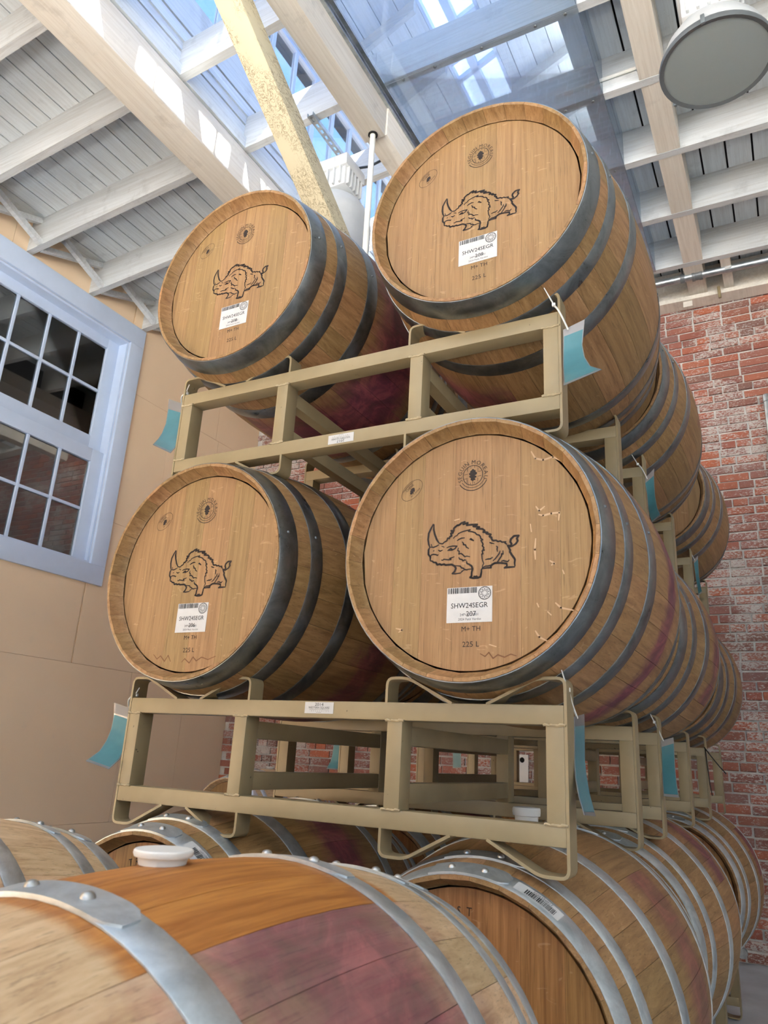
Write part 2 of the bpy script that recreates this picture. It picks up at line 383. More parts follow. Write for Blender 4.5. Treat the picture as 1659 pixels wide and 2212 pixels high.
# brick wall: mortar core with single bricks
wall_back = tag(MB().box(XL-0.1, XR+0.1, YB+0.0035, YB+0.25, ZF, 4.25).build('wall_back', M['mortar'], smooth=False), kind='structure')
def brick_mesh(name, L, H, seed):
    r = random.Random(seed); mb = MB(); mb.box(-L/2, L/2, -0.012, 0.03, -H/2, H/2, 0.004)
    mb.v = [(x+r.uniform(-.0018, .0018), y+r.uniform(-.001, .001), z+r.uniform(-.0018, .0018)) for x, y, z in mb.v]
    return mb
bm_long = [brick_mesh('brick', 0.199, 0.0545, k).mesh('brick', M['brick']) for k in range(4)]
bm_head = [brick_mesh('brick_header', 0.096, 0.0545, 10+k).mesh('brick_header', M['brick']) for k in range(3)]
CH = 0.0668
bricks = []
XBR = 4.4
nc = int((4.2-ZF)/CH)
for c in range(nc):
    header = (c % 7 == 3); z = ZF+CH*(c+0.5); pitch = 0.1065 if header else 0.2125
    x = XL-0.05+(0.5 if c % 2 else 0.0)*pitch+rnd.uniform(-.02, .02)
    while x < XBR:
        short = header or rnd.random() < 0.10
        ln = 0.1065 if short else 0.2125
        bricks.append((x+ln/2, z+rnd.uniform(-.002, .002), short, rnd.uniform(-.004, .005))); x += ln
mt = CAM_ROT.to_matrix().transposed()
def px(p):
    q = mt @ (Vector(p)-CAM_LOC)
    return (829.5+1601.26*q.x/-q.z, 1106-1601.26*q.y/-q.z) if q.z < -0.01 else (-9999, 0)
def umin(v):
    T = [(600, 1400), (740, 1405), (1000, 1495), (1200, 1560), (1480, 1595), (1620, 1560), (1760, 1560), (1900, 1630), (2040, 1600), (2300, 1590)]
    for (a, b), (c, d) in zip(T[:-1], T[1:]):
        if a <= v <= c: return b+(d-b)*(v-a)/(c-a)
    return 9999
vis = []
for i, b in enumerate(bricks):
    u, v = px((b[0], YB, b[1]))
    if umin(v)-14 < u < 1672 and 600 < v < 2225: vis.append(i)
vis = set(sorted(vis, key=lambda i: (Vector((bricks[i][0], YB, bricks[i][1]))-CAM_LOC).length)[:298])
rest = MB()
for i, (x, z, short, dy) in enumerate(bricks):
    if i in vis:
        put('brick', rnd.choice(bm_head if short else bm_long), wall_back, (x, YB+dy, z), (0, rnd.uniform(-.006, .006), 0))
    else:
        L = 0.097 if short else 0.200
        rest.box(x-L/2, x+L/2, YB+dy-0.012, YB+0.02, z-0.0272, z+0.0272)
tag(rest.build('bricks_beyond', M['brick'], wall_back, smooth=False), kind='stuff')

# ------------------------------------------------------------------ ceiling
ceiling = bpy.data.objects.new('ceiling', None); C.objects.link(ceiling); tag(ceiling, kind='structure')
def slope_box(x0, x1, y0, y1, zf, h, dz=0.0):
    vs = [(x, y, zf(x)+dz+k*h) for x in (x0, x1) for y in (y0, y1) for k in (0, 1)]
    return MB().add(vs, [(0,1,3,2),(4,6,7,5),(0,4,5,1),(2,3,7,6),(0,2,6,4),(1,5,7,3)])
for y in JY:
    slope_box(XL, X0, y, y+JT, zl, JH).build('rafter', M['rafter'], ceiling, smooth=False)
    slope_box(X0, XR, y+0.002, y+JT+0.002, zr, JH).build('rafter', M['rafter'], ceiling, smooth=False)
x = XL
while x < XM-0.01:
    x2 = min(x+0.134, XM+0.02)
    slope_box(x+0.0042, x2-0.0042, YF, YB, zl, 0.022, JH).build('plank', M['plank'], ceiling, smooth=False); x = x2
x = XO
while x < XR:
    x2 = min(x+0.146+rnd.uniform(-.008, .012), XR)
    slope_box(x+0.0062, x2-0.0062, YF, YB, zr, 0.022, JH).build('plank', M['plank'], ceiling, smooth=False); x = x2
slope_box(XL-0.2, XM, YF, YB+0.1, zl, 0.05, JH+0.03).build('roof_deck', M['dark'], ceiling, smooth=False)
slope_box(XO+0.02, XR+0.2, YF, YB+0.1, zr, 0.05, JH+0.03).build('roof_deck', M['dark'], ceiling, smooth=False)
# crossed bridging between the rafter ends at the left wall
for k, y in enumerate(JY):
    if y < -1.5 or y > 3.5: continue
    y2 = y+0.595; xx = XL+0.10
    for (a, b, off) in ((0.02, 0.235, 0.0), (0.235, 0.02, 0.055)):
        p0 = Vector((xx+off, y+JT, zl(xx)+a)); p1 = Vector((xx+off, y2, zl(xx)+b)); d = (p1-p0); L = d.length
        mat = Matrix.Translation(p0) @ d.to_track_quat('Y', 'Z').to_matrix().to_4x4()
        MB().box(-0.02, 0.02, 0, L, -0.022, 0.022, 0, mat).build('bridging_strut', M['rafter'], ceiling, smooth=False)
# long timber under the left edge of the opening
MB().box(-1.43, -1.213, YF, YB, 3.53, zl(-1.43)+0.0, 0.006).build('beam', M['beam'], ceiling)
# middle timber with its metal channel and spliced end
MB().box(-0.335, -0.203, YF, 1.43, 3.53, zl(-0.335)-0.002, 0.006).build('beam', M['beam'], ceiling)
MB().box(-0.325, -0.195, 1.432, YB, 3.54, zl(-0.335)-0.002, 0.006).build('beam', M['beam'], ceiling)
MB().box(-0.203, -0.192, YF, YB, 3.735, 3.802).box(-0.192, -0.182, YF, YB, 3.735, 3.744).box(-0.192, -0.182, YF, YB, 3.764, 3.770).box(-0.192, -0.170, YF, YB, 3.796, 3.802).build('glazing_channel', M['galv'], ceiling, smooth=False)
BRY = 1.95
# knee brace sloping down to the back wall
p0 = Vector((-0.435, -0.37, 3.86)); p1 = Vector((-0.435, BRY, 2.99-0.635*(BRY-1))); d = p1-p0
mat = Matrix.Translation(p0) @ d.to_track_quat('Y', 'Z').to_matrix().to_4x4()
MB().box(-0.066, 0.066, 0, d.length, 0.0, 0.120, 0.006, mat).build('brace', M['brace'], ceiling)
# blocking between the right hand rafters
for y in JY:
    if 0.9 < y < 3.2:
        slope_box(1.125, 1.262, y+JT+0.003, y+0.594, zr, JH-0.004, 0.002).build('blocking', M['beam'], ceiling, smooth=False)
yl = JY[-1] if JY[-1] < YB-0.2 else JY[-2]
yl = max(y for y in JY if y < 3.9)
for xb, wb in ((0.62, 0.12), (1.115, 0.135), (1.375, 0.07), (1.9, 0.1), (2.6, 0.1)):
    slope_box(xb, xb+wb, yl+JT+0.003, YB-0.13, zr, JH-0.03, 0.004).build('blocking', M['beam'], ceiling, smooth=False)
slope_box(X0, XR, YB-0.13, YB-0.02, zr, JH, -0.01).build('wall_plate', M['beam'], ceiling, smooth=False)
slope_box(X0, XR, YB-0.16, YB-0.02, zr, 0.035, -0.045).build('wall_plate', M['beam'], ceiling, smooth=False)
# acrylic sheets under and beside the opening
XA = 0.925
ya = [YF, JY[6], JY[8], JY[10], JY[12], JY[14], YB-0.17]
ya = [-4.2, -1.59, 0.19, 1.377, 2.567, yl+0.02]
for a, b in zip(ya[:-1], ya[1:]):
    slope_box(-0.190, XA, a+0.003, b-0.003, zr, 0.006, -0.008).build('acrylic_sheet', M['acrylic'], ceiling, smooth=False)
for y, y2 in zip(JY[:-1], JY[1:]):
    if y > -3 and y2 < 3.9:
        MB().box(XA-0.006, XA, y+JT+0.004, y2-0.002, zr(XA)-0.002, zr(XA)+JH-0.004).build('acrylic_sheet', M['acrylic'], ceiling, smooth=False)
for y in JY:                                                       # screws that hold the sheets
    if -0.6 < y < 3.5:
        for xs in (-0.08, 0.12, 0.40, 0.70, 0.86):
            MB().lathe([(0.0, -0.004), (0.008, -0.003), (0.010, 0.001)], 8).build('screw_head', M['rimgrey'], ceiling, (xs, y+JT/2, zr(xs)-0.008))

# roof monitor: boards, windows, shed roof
for a, b, t_in in ((3.80, 3.885, 0.028), (3.89, 3.995, 0.0), (4.0, 4.165, 0.004), (4.17, 4.425, 0.010)):
    MB().box(XM-0.05, XM+t_in, YF, YB, a+0.003, b-0.003).build('monitor_board', M['plank'], ceiling, smooth=False)
MB().box(XM-0.09, XM-0.05, YF, YB, 3.8, 4.425).build('monitor_board', M['dark'], ceiling, smooth=False)
LZ0, LZ1 = 4.43, 5.10
def band(name, x0, x1, z0, z1, ycuts, mw, rail=None, frame=0.035, glass='skypane'):
    """window band along Y; ycuts: pane edges"""
    f = MB(); f.box(x0, x1, ycuts[0][0]-0.06, ycuts[-1][1]+0.06, z0-frame, z0).box(x0, x1, ycuts[0][0]-0.06, ycuts[-1][1]+0.06, z1, z1+frame)
    o = tag(f.build(name, M['trim_sky_tint'], smooth=False), kind='structure')
    prev = ycuts[0][0]-0.06
    for a, b in ycuts:
        MB().box(x0+0.004, x1-0.004, prev, a, z0, z1).build('mullion', M['trim_sky_tint'], o, smooth=False); prev = b
        if rail: MB().box(x0+0.008, x1-0.008, a, b, rail[0], rail[1]).build('glazing_bar', M['trim_sky_tint'], o, smooth=False)
        xm = (x0+x1)/2
        MB().box(xm-0.002, xm+0.002, a, b, z0, z1).build('pane', M[glass], o, smooth=False)
    MB().box(x0+0.004, x1-0.004, prev, prev+0.06, z0, z1).build('mullion', M['trim_sky_tint'], o, smooth=False)
    return o
cuts = []; y = 1.525+0.015
while y > YF+0.4: y -= 0.262
k = 0
while y < YB-0.3:
    wide = 0.03 if k % 3 else 0.055
    cuts.append((y+wide/2, y+0.262-0.015)); y += 0.262; k += 1
band('window_2', XM-0.045, XM-0.005, LZ0, LZ1, cuts, 0.03)
MB().box(XM-0.06, XM+0.02, YF, YB, LZ1+0.03, zm(XM)+0.02).build('monitor_board', M['plank'], ceiling, smooth=False)
# right monitor wall: added blue fill-light band out of view, high band, boards between
cutO = [(-4.3+1.2*k, -4.3+1.2*k+1.12) for k in range(7)]
band('fill_window_5', XO-0.003, XO+0.04, 4.36, 5.36, cutO, 0.04, None, 0.035, 'bluefill')
for a, b in ((zr(XO)+JH+0.02, 4.32), (5.40, 5.53), (5.534, 5.68)):
    MB().box(XO, XO+0.04, YF, YB, a, b).build('monitor_board', M['plank'], ceiling, smooth=False)
dy = 0.79
cutU = [(p0-dy, p1-dy) for p0, p1 in ((-1.9, -1.5), (-1.4, -1.0), (-0.9, -0.5), (-0.42, 0.31), (0.475, 0.60), (0.615, 0.86), (0.88, 1.10), (1.12, 1.24), (1.385, 1.60), (1.615, 2.0))]
band('window_3', XO-0.003, XO+0.04, 5.72, 5.915, cutU, 0.04)
MB().box(XO, XO+0.04, YF, YB, 5.99, zm(XO)+0.1).build('monitor_board', M['plank'], ceiling, smooth=False)
MB().box(XM-0.1, XO+0.05, YB-0.02, YB+0.1, 3.8, 6.2).build('monitor_board', M['plank'], ceiling, smooth=False)
SKX0, SKX1, SKY0, SKY1 = -0.47, -0.105, 1.60, 3.56       # added roof light; its bright panes stand in for sun patches
x = XM-0.1
while x < XO+0.1:
    x2 = x+0.146; spans = [(x, x2, YF, YB)]
    if x2 > -1.05 and x < 0.58: spans = [(x, x2, YF, -5.6), (x, x2, 1.25, YB)]
    if x2 > SKX0 and x < SKX1:
        spans = [(x, x2, YF, -5.6), (x, x2, 1.25, SKY0), (x, x2, SKY1, YB)]
        if x < SKX0: spans.append((x, SKX0, SKY0, SKY1))
        if x2 > SKX1: spans.append((SKX1, x2, SKY0, SKY1))
    for a, b, c, d in spans:
        if b-a > 0.02: slope_box(a+0.003, b-0.003, c, d, zm, 0.022, 0.12).build('plank', M['plank'], ceiling, smooth=False)
    x = x2
for a, b, c, d in ((XM-0.2, XO+0.25, YF, -5.6), (XM-0.2, -1.04, -5.6, 1.25), (0.56, XO+0.25, -5.6, 1.25), (XM-0.2, SKX0, 1.25, YB+0.1), (SKX1, XO+0.25, 1.25, YB+0.1), (SKX0, SKX1, 1.25, SKY0), (SKX0, SKX1, SKY1, YB+0.1)):
    slope_box(a, b, c, d, zm, 0.05, 0.148).build('roof_deck', M['dark'], ceiling, smooth=False)
sk = tag(slope_box(SKX0, SKX0+0.02, SKY0, SKY1, zm, 0.09, 0.12).build('sun_patch_roof_light', M['trim_sky_tint'], smooth=False), kind='structure')
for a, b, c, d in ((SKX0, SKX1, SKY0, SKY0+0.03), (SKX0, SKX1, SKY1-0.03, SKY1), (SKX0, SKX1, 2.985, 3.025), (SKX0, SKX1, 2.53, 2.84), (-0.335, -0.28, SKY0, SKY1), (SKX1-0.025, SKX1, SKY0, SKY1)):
    slope_box(a, b, c, d, zm, 0.06, 0.125).build('glazing_bar', M['trim_sky_tint'], sk, smooth=False)
for a, b in ((SKX0+0.02, -0.335), (-0.28, SKX1-0.025)):
    for c, d in ((SKY0+0.03, 2.53), (2.84, 2.985), (3.025, SKY1-0.03)):
        slope_box(a, b, c, d, zm, 0.006, 0.175).build('pane', M['opal'], sk, smooth=False)
for y in JY:
    if y+0.2 < 1.25: continue
    for a, b in ((XM-0.04, SKX0), (SKX1, XO+0.02)) if SKY0-0.1 < y+0.2 < SKY1 else ((XM-0.04, XO+0.02),): slope_box(a, b, y+0.2, y+0.24, zm, 0.12).build('rafter', M['rafter'], ceiling, smooth=False)

w6 = tag(slope_box(-1.06, -1.02, -5.62, 1.27, zm, 0.10, 0.10).build('fill_roof_light', M['trim_sky_tint'], smooth=False), kind='structure')  # opal roof lights added out of view for soft fill from above
slope_box(0.54, 0.58, -5.62, 1.27, zm, 0.10, 0.10).build('glazing_bar', M['trim_sky_tint'], w6, smooth=False)
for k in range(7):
    slope_box(-1.02, 0.54, -5.62+k*1.1417, -5.58+k*1.1417, zm, 0.08, 0.11).build('glazing_bar', M['trim_sky_tint'], w6, smooth=False)
    if k < 6:
        for a, b in ((-1.02, -0.25), (-0.22, 0.54)): slope_box(a, b, -5.58+k*1.1417, -5.62+(k+1)*1.1417, zm, 0.006, 0.17).build('pane', M['opal'], w6, smooth=False)

# ------------------------------------------------------------------ left wall window
win = MB()
for (a, b, c, d) in ((WY0-0.145, WY1+0.145, WZ1, WZ1+0.175), (WY0-0.145, WY1+0.145, WZ0-0.155, WZ0), (WY0-0.145, WY0, WZ0, WZ1), (WY1, WY1+0.145, WZ0, WZ1)):
    win.box(XL, XL+0.028, a, b, c, d, 0.003)
window_1 = tag(win.build('window_1', M['trim_sky_tint']), kind='structure')
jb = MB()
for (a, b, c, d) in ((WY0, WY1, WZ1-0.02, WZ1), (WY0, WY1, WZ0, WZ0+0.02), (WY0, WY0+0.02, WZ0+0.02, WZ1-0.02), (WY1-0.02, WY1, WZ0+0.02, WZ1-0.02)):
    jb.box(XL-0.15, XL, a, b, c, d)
jb.build('window_jamb', M['trim_sky_tint'], window_1, smooth=False)
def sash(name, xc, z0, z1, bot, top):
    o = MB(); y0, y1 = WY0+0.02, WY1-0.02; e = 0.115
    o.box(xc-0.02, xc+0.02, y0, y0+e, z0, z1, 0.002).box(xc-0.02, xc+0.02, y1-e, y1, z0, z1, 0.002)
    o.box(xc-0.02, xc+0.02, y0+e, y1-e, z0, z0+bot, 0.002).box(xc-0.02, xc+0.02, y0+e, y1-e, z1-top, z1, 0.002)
    so = o.build(name, M['trim_sky_tint'], window_1)
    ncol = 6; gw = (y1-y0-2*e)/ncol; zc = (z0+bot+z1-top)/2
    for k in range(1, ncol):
        yy = y0+e+gw*k; MB().box(xc-0.012, xc+0.014, yy-0.012, yy+0.012, z0+bot, z1-top, 0.003).build('muntin', M['trim_sky_tint'], so)
    MB().box(xc-0.012, xc+0.013, y0+e, y1-e, zc-0.012, zc+0.012, 0.003).build('muntin', M['trim_sky_tint'], so)
    for k in range(ncol):
        for a, b in ((z0+bot, zc), (zc, z1-top)):
            pn = MB().box(xc-0.002, xc+0.002, y0+e+gw*k+0.01, y0+e+gw*(k+1)-0.01, a+0.01, b-0.01).build('pane', M['pane'], so, smooth=False)
            pn.rotation_euler = (0, rnd.uniform(-.004, .004), rnd.uniform(-.004, .004))
            c = Vector((xc, y0+e+gw*(k+.5), (a+b)/2)); pn.data.transform(Matrix.Translation(-c)); pn.location = c
sash('upper_sash', XL-0.115, 2.40, WZ1-0.02, 0.15, 0.09)
sash('lower_sash', XL-0.055, WZ0+0.02, 2.42, 0.0, 0.11)

# ------------------------------------------------------------------ barrels
BL, RE, RB = 0.94, 0.2835, 0.347
def R(y): return RB-(RB-RE)*(2*y/BL)**2
NS = 30
def stave_mesh():
    da = 2*PI/NS/2-0.0011; mb = MB(); H = BL/2
    ysn = [-H, -H+0.012, -H+0.034, -H+0.036]+[-H+0.036+(BL-0.072)*k/14 for k in range(1, 14)]+[H-0.036, H-0.034, H-0.012, H]
    rings = []
    for y in ysn:
        ro = R(y); e = H-abs(y)
        ri = ro-(0.0065+0.0205*min(1, e/0.034)) if e < 0.0345 else ro-0.030
        rings.append([(ro, -da), (ro+0.0005, 0), (ro, da), (ri, da), (ri, -da)])
    vs = [(r*math.cos(a), y, r*math.sin(a)) for y, rg in zip(ysn, rings) for r, a in rg]
    fs = []; n = len(ysn)
    for i in range(n-1):
        for k in range(5): fs.append((i*5+k, i*5+(k+1) % 5, (i+1)*5+(k+1) % 5, (i+1)*5+k))
    fs += [(0, 1, 2, 3, 4), tuple((n-1)*5+k for k in range(5))]
    mb.add(vs, fs); return mb
SM = {k: stave_mesh().mesh('stave', M[k], True, 40) for k in ('stave', 'stave_blond')}
def hoop_mesh(y0, y1, mat):
    ys = [y0, y0+0.0015, (y0+y1)/2, y1-0.0015, y1]; n = 72; prof = []
    out = [(R(y)+0.0008+(0.0022 if 0 < i < 4 else 0.0014), y) for i, y in enumerate(ys)]
    inn = [(R(y)+0.0004, y) for y in reversed(ys)]
    prof = out+inn+[out[0]]
    vs = [(r*math.cos(2*PI*k/n), y, r*math.sin(2*PI*k/n)) for r, y in prof for k in range(n)]
    fs = [(i*n+k, i*n+(k+1) % n, (i+1)*n+(k+1) % n, (i+1)*n+k) for i in range(len(prof)-1) for k in range(n)]
    return MB().add(vs, fs).mesh('hoop', mat, True, 50)
HK = {'thin': [(0.002, 0.058), (0.102, 0.141), (0.238, 0.287)], 'galv': [(0.002, 0.048), (0.088, 0.121), (0.262, 0.306)]}
HM = {}
for kind, hs in HK.items():
    for i, (a, b) in enumerate(hs):
        for side in (0, 1):
            y0, y1 = (-BL/2+a, -BL/2+b) if side == 0 else (BL/2-b, BL/2-a)
            HM[kind, i, side] = (hoop_mesh(y0, y1, M['hoop_dark' if kind == 'thin' else 'hoop_galv']), (y0, y1))
def plate_mesh(y0, y1, th0, th1):
    """riveted overlap of a hoop, rounded at one end"""
    mb = MB(); n = 14; rows = []
    for k in range(n+1):
        f = k/n; a = math.radians(th0+(th1-th0)*f); e = 1.0
        if f > 0.86: e = math.sqrt(max(0.05, 1-((f-0.86)/0.14)**2*0.8))
        yc = (y0+y1)/2; h = (y1-y0)/2*e
        rows.append([((R(yc-h)+0.0052)*math.cos(a), yc-h, (R(yc-h)+0.0052)*math.sin(a)), ((R(yc+h)+0.0052)*math.cos(a), yc+h, (R(yc+h)+0.0052)*math.sin(a)),
                     ((R(yc+h)+0.002)*math.cos(a), yc+h, (R(yc+h)+0.002)*math.sin(a)), ((R(yc-h)+0.002)*math.cos(a), yc-h, (R(yc-h)+0.002)*math.sin(a))])
    vs = [p for r_ in rows for p in r_]; fs = []
    for k in range(n):
        for q in range(4): fs.append((k*4+q, k*4+(q+1) % 4, (k+1)*4+(q+1) % 4, (k+1)*4+q))
    fs += [(0, 1, 2, 3), tuple(n*4+q for q in range(4))]
    return mb.add(vs, fs).mesh('overlap_strap', M['hoop_galv'], True, 40)
PLM = {}
for i in range(3):
    for side in (0, 1):
        y0, y1 = HM['galv', i, side][1]; PLM[i, side] = plate_mesh(y0-0.0005, y1+0.0005, 104, 73)
RIV = MB().lathe([(0.0, 0.0058), (0.003, 0.0054), (0.0058, 0.0038), (0.0072, 0.001), (0.0075, -0.002)], 12).mesh('rivet', M['rivet'], True, 60)
RIVS = MB().lathe([(0.0, 0.0035), (0.0028, 0.003), (0.004, 0.0), (0.004, -0.002)], 8).mesh('rivet', M['rimgrey'], True, 60)
def rivet(parent, me, y, deg, lift):
    a = math.radians(deg); r = R(y)+lift
    o = put('rivet', me, parent, (r*math.cos(a), y, r*math.sin(a)))
    o.rotation_euler = Vector((math.cos(a), 0, math.sin(a))).to_track_quat('Z', 'Y').to_euler(); return o
RH = 0.2585
def head_boards(widths, mat):
    tot = sum(widths); x = -RH; out = []
    for wd in widths:
        x1 = x+2*RH*wd/tot; n = 10; top = []; bot = []
        a, b = x+0.0002, x1-0.0002
        for k in range(n+1):
            xx = a+(b-a)*k/n; h = math.sqrt(max(0.0, RH*RH-xx*xx)); top.append((xx, h)); bot.append((xx, -h))
        loop = top+bot[::-1]
        if abs(a) >= RH-0.002: loop = [loop[0]]+loop[1:-1]
        m = len(loop); vs = [(p[0], 0.0, p[1]) for p in loop]+[(p[0], 0.018, p[1]) for p in loop]
        fs = [tuple(range(m)), tuple(range(2*m-1, m-1, -1))]+[(k, (k+1) % m, m+(k+1) % m, m+k) for k in range(m)]
        out.append(MB().add(vs, fs).mesh('head_board', mat, False)); x = x1
    return out
HB = {'head': [head_boards(ws, M['head']) for ws in ([1.15, 1.0, 1.1, 1.25, 0.95, 1.2, 0.9], [1.0, 1.35, 1.05, 1.2, 0.9, 1.25])],
      'head_brown': [head_boards(ws, M['head_brown']) for ws in ([1.1, 0.9, 1.2, 1.3, 1.0, 1.0], [0.9, 1.2, 1.0, 1.1, 1.3, 0.8, 1.0])]}
nb = [0]
def barrel(label, c, kind, spin=0.0, stains=(), wood='stave', head='head', varn=None):
    """c: centre of the barrel; lies along Y. stains: (theta0, theta1, amount, width)"""
    nb[0] += 1; r = random.Random(100+nb[0])
    t = thing('wine_barrel', label, 'barrel', (c[0], c[1], c[2]-RB), 'wine barrels in the stacks')
    off = (0, 0, RB)
    for k in range(NS):
        deg = (k+0.5)*360/NS+spin; o = put('stave', SM[wood], t, off, (0, -math.radians(deg), 0))
        dd = (deg+180) % 360-180
        for a, b, amt, wd in stains:
            if a <= dd <= b or a <= dd+360 <= b:
                o['stain'] = float(amt*r.uniform(0.8, 1.0)); o['stain_width'] = float(wd*r.uniform(0.8, 1.15))
        if varn and varn[0] <= dd <= varn[1]: o['varnish'] = 1.0; o['stain'] = 0.0
    for i in range(3):
        for side in (0, 1):
            me, (y0, y1) = HM[kind, i, side]; h = put('hoop', me, t, off); ym = (y0+y1)/2
            if kind == 'galv':
                p = put('overlap_strap', PLM[i, side], h)
                for dg in (96, 83): rivet(h, RIV, ym, dg, 0.0048)
            elif side == 0 or r.random() < 0.4:
                rivet(h, RIVS, ym, 12+r.uniform(-4, 4)-spin*0, 0.003)
    for s_, hb in ((-1, HB[head][nb[0] % 2]), (1, HB[head][(nb[0]+1) % 2])):
        for me in hb:
            o = put('head_board', me, t, (0, s_*(BL/2-0.036), RB))
            if s_ > 0: o.rotation_euler = (0, 0, PI)
    return t

LA, LBz, LC = -0.333, 0.573, 1.468
H_ = BL/2
P1 = (-60, 62, 0.9, 0.075)
B = {}
B['A0R'] = barrel('foreground oak barrel with orange varnished band, purple wine stain and white bung', (0.923, -1.207+H_, -0.334), 'galv', 4.2, [(-40, 64, 1.0, 0.30)], 'stave_blond', 'head_brown', (64, 130))
B['A0L'] = barrel('blond oak barrel with pink stain at the lower left picture edge', (0.20, -1.241+H_, -0.329), 'galv', 2, [(0, 70, 0.55, 0.24)], 'stave_blond', 'head_brown')
B['A1L'] = barrel('oak barrel with all five letters TRUST readable on its recessed head', (0.216, -0.112+H_, LA), 'galv', 0, [(20, 110, 0.9, 0.13)], 'stave', 'head_brown')
B['A1R'] = barrel('oak barrel behind the foreground one, mottled grey head hoop with barcode, under the front rack', (0.970, -0.054+H_, LA-0.01), 'galv', 3, [(-30, 52, 0.55, 0.13)], 'stave', 'head_brown')
B['B1L'] = barrel('oak barrel with rhinoceros brand and paper label, left head of the front middle layer', (0.2128, -0.083+H_, LBz), 'thin', 0, [(-60, 75, 0.75, 0.10), (-120, -60, 0.9, 0.16)])
B['B1R'] = barrel('front oak barrel with rhinoceros brand and pale dried drips, largest head in the middle layer', (0.9665, -0.076+H_, LBz), 'thin', 3, [(-75, 60, 1.0, 0.085)])
B['C1L'] = barrel('oak barrel with rhinoceros brand, upper left of the four front heads, pink stain underneath', (0.2049, -0.0706+H_, 1.4714), 'thin', 5, [(-110, 35, 1.0, 0.25)])
B['C1R'] = barrel('oak barrel with rhinoceros brand, upper right of the four front heads, nearest the big lamp', (0.9668, -0.0633+H_, 1.4648), 'thin', 1, [(-140, -95, 0.9, 0.16)])
Y2, Y3 = 1.05, 2.33
nm = {('A', 2): 'bottom', ('B', 2): 'middle', ('C', 2): 'top', ('A', 3): 'bottom', ('B', 3): 'middle', ('C', 3): 'top'}
for lv, z in (('A', LA), ('B', LBz+0.004), ('C', LC)):
    for row, yy in ((2, Y2), (3, Y3)):
        for sd, xx in (('L', 0.205), ('R', 0.962)):
            pos = {'R': 'on the right side of the', 'L': 'on the left side of the'}[sd]
            lab = 'oak barrel %s %s layer, %s' % (pos, nm[lv, row], 'second from the front' if row == 2 else 'last one before the brick wall')
            st = {('A', 2): [(20, 75, 0.9, 0.12)], ('A', 3): [(10, 40, 1.0, 0.1)], ('B', 2): [(-40, 60, 0.85, 0.12)], ('B', 3): [(-40, 40, 0.3, 0.1)], ('C', 2): [(-10, 20, 0.5, 0.05)], ('C', 3): []}[lv, row]
            jx = {('C', 2): 0.012, ('C', 3): 0.012, ('B', 2): 0.008, ('A', 3): 0.012}.get((lv, row), 0.0)
            B[lv+str(row)+sd] = barrel(lab, (xx+jx, yy-0.07+H_-0.03, z), 'galv' if lv == 'A' else 'thin', rnd.uniform(0, 10), st, 'stave', 'head_brown' if lv == 'A' else 'head')
B['far'] = barrel('orange lit barrel standing alone far behind the front rack by the tan wall', (-1.97, 3.30, LA-0.005), 'galv', 4, [], 'stave_blond', 'head')

# bungs
def bung(label, x, y, z, tall=1.0):
    t = thing('barrel_bung', label, 'bung', (x, y, z), 'white silicone bungs')
    MB().lathe([(0.0, 0.0), (0.0265, 0.0), (0.0280, 0.007), (0.0282, 0.0085)], 40).build('plug', M['silicone'], t)
    MB().lathe([(0.0282, 0.0085), (0.0325, 0.0088), (0.0338, 0.012), (0.0334, 0.0148), (0.032, 0.0162), (0.02, 0.0166), (0.0, 0.0166)], 40).build('cap', M['silicone'], t)
    for o in t.children: o.scale = (1, 1, tall)
    return t
bung('white bung cap on top of the foreground barrel', 0.895, -1.207+H_-0.022, 0.0115)
bung('white cup shaped bung seen through the right bay of the front rack', 0.945, 0.405, 0.003, 2.5)
bung('small white bung on the lone barrel by the tan wall', -1.97, 3.30, 0.010)

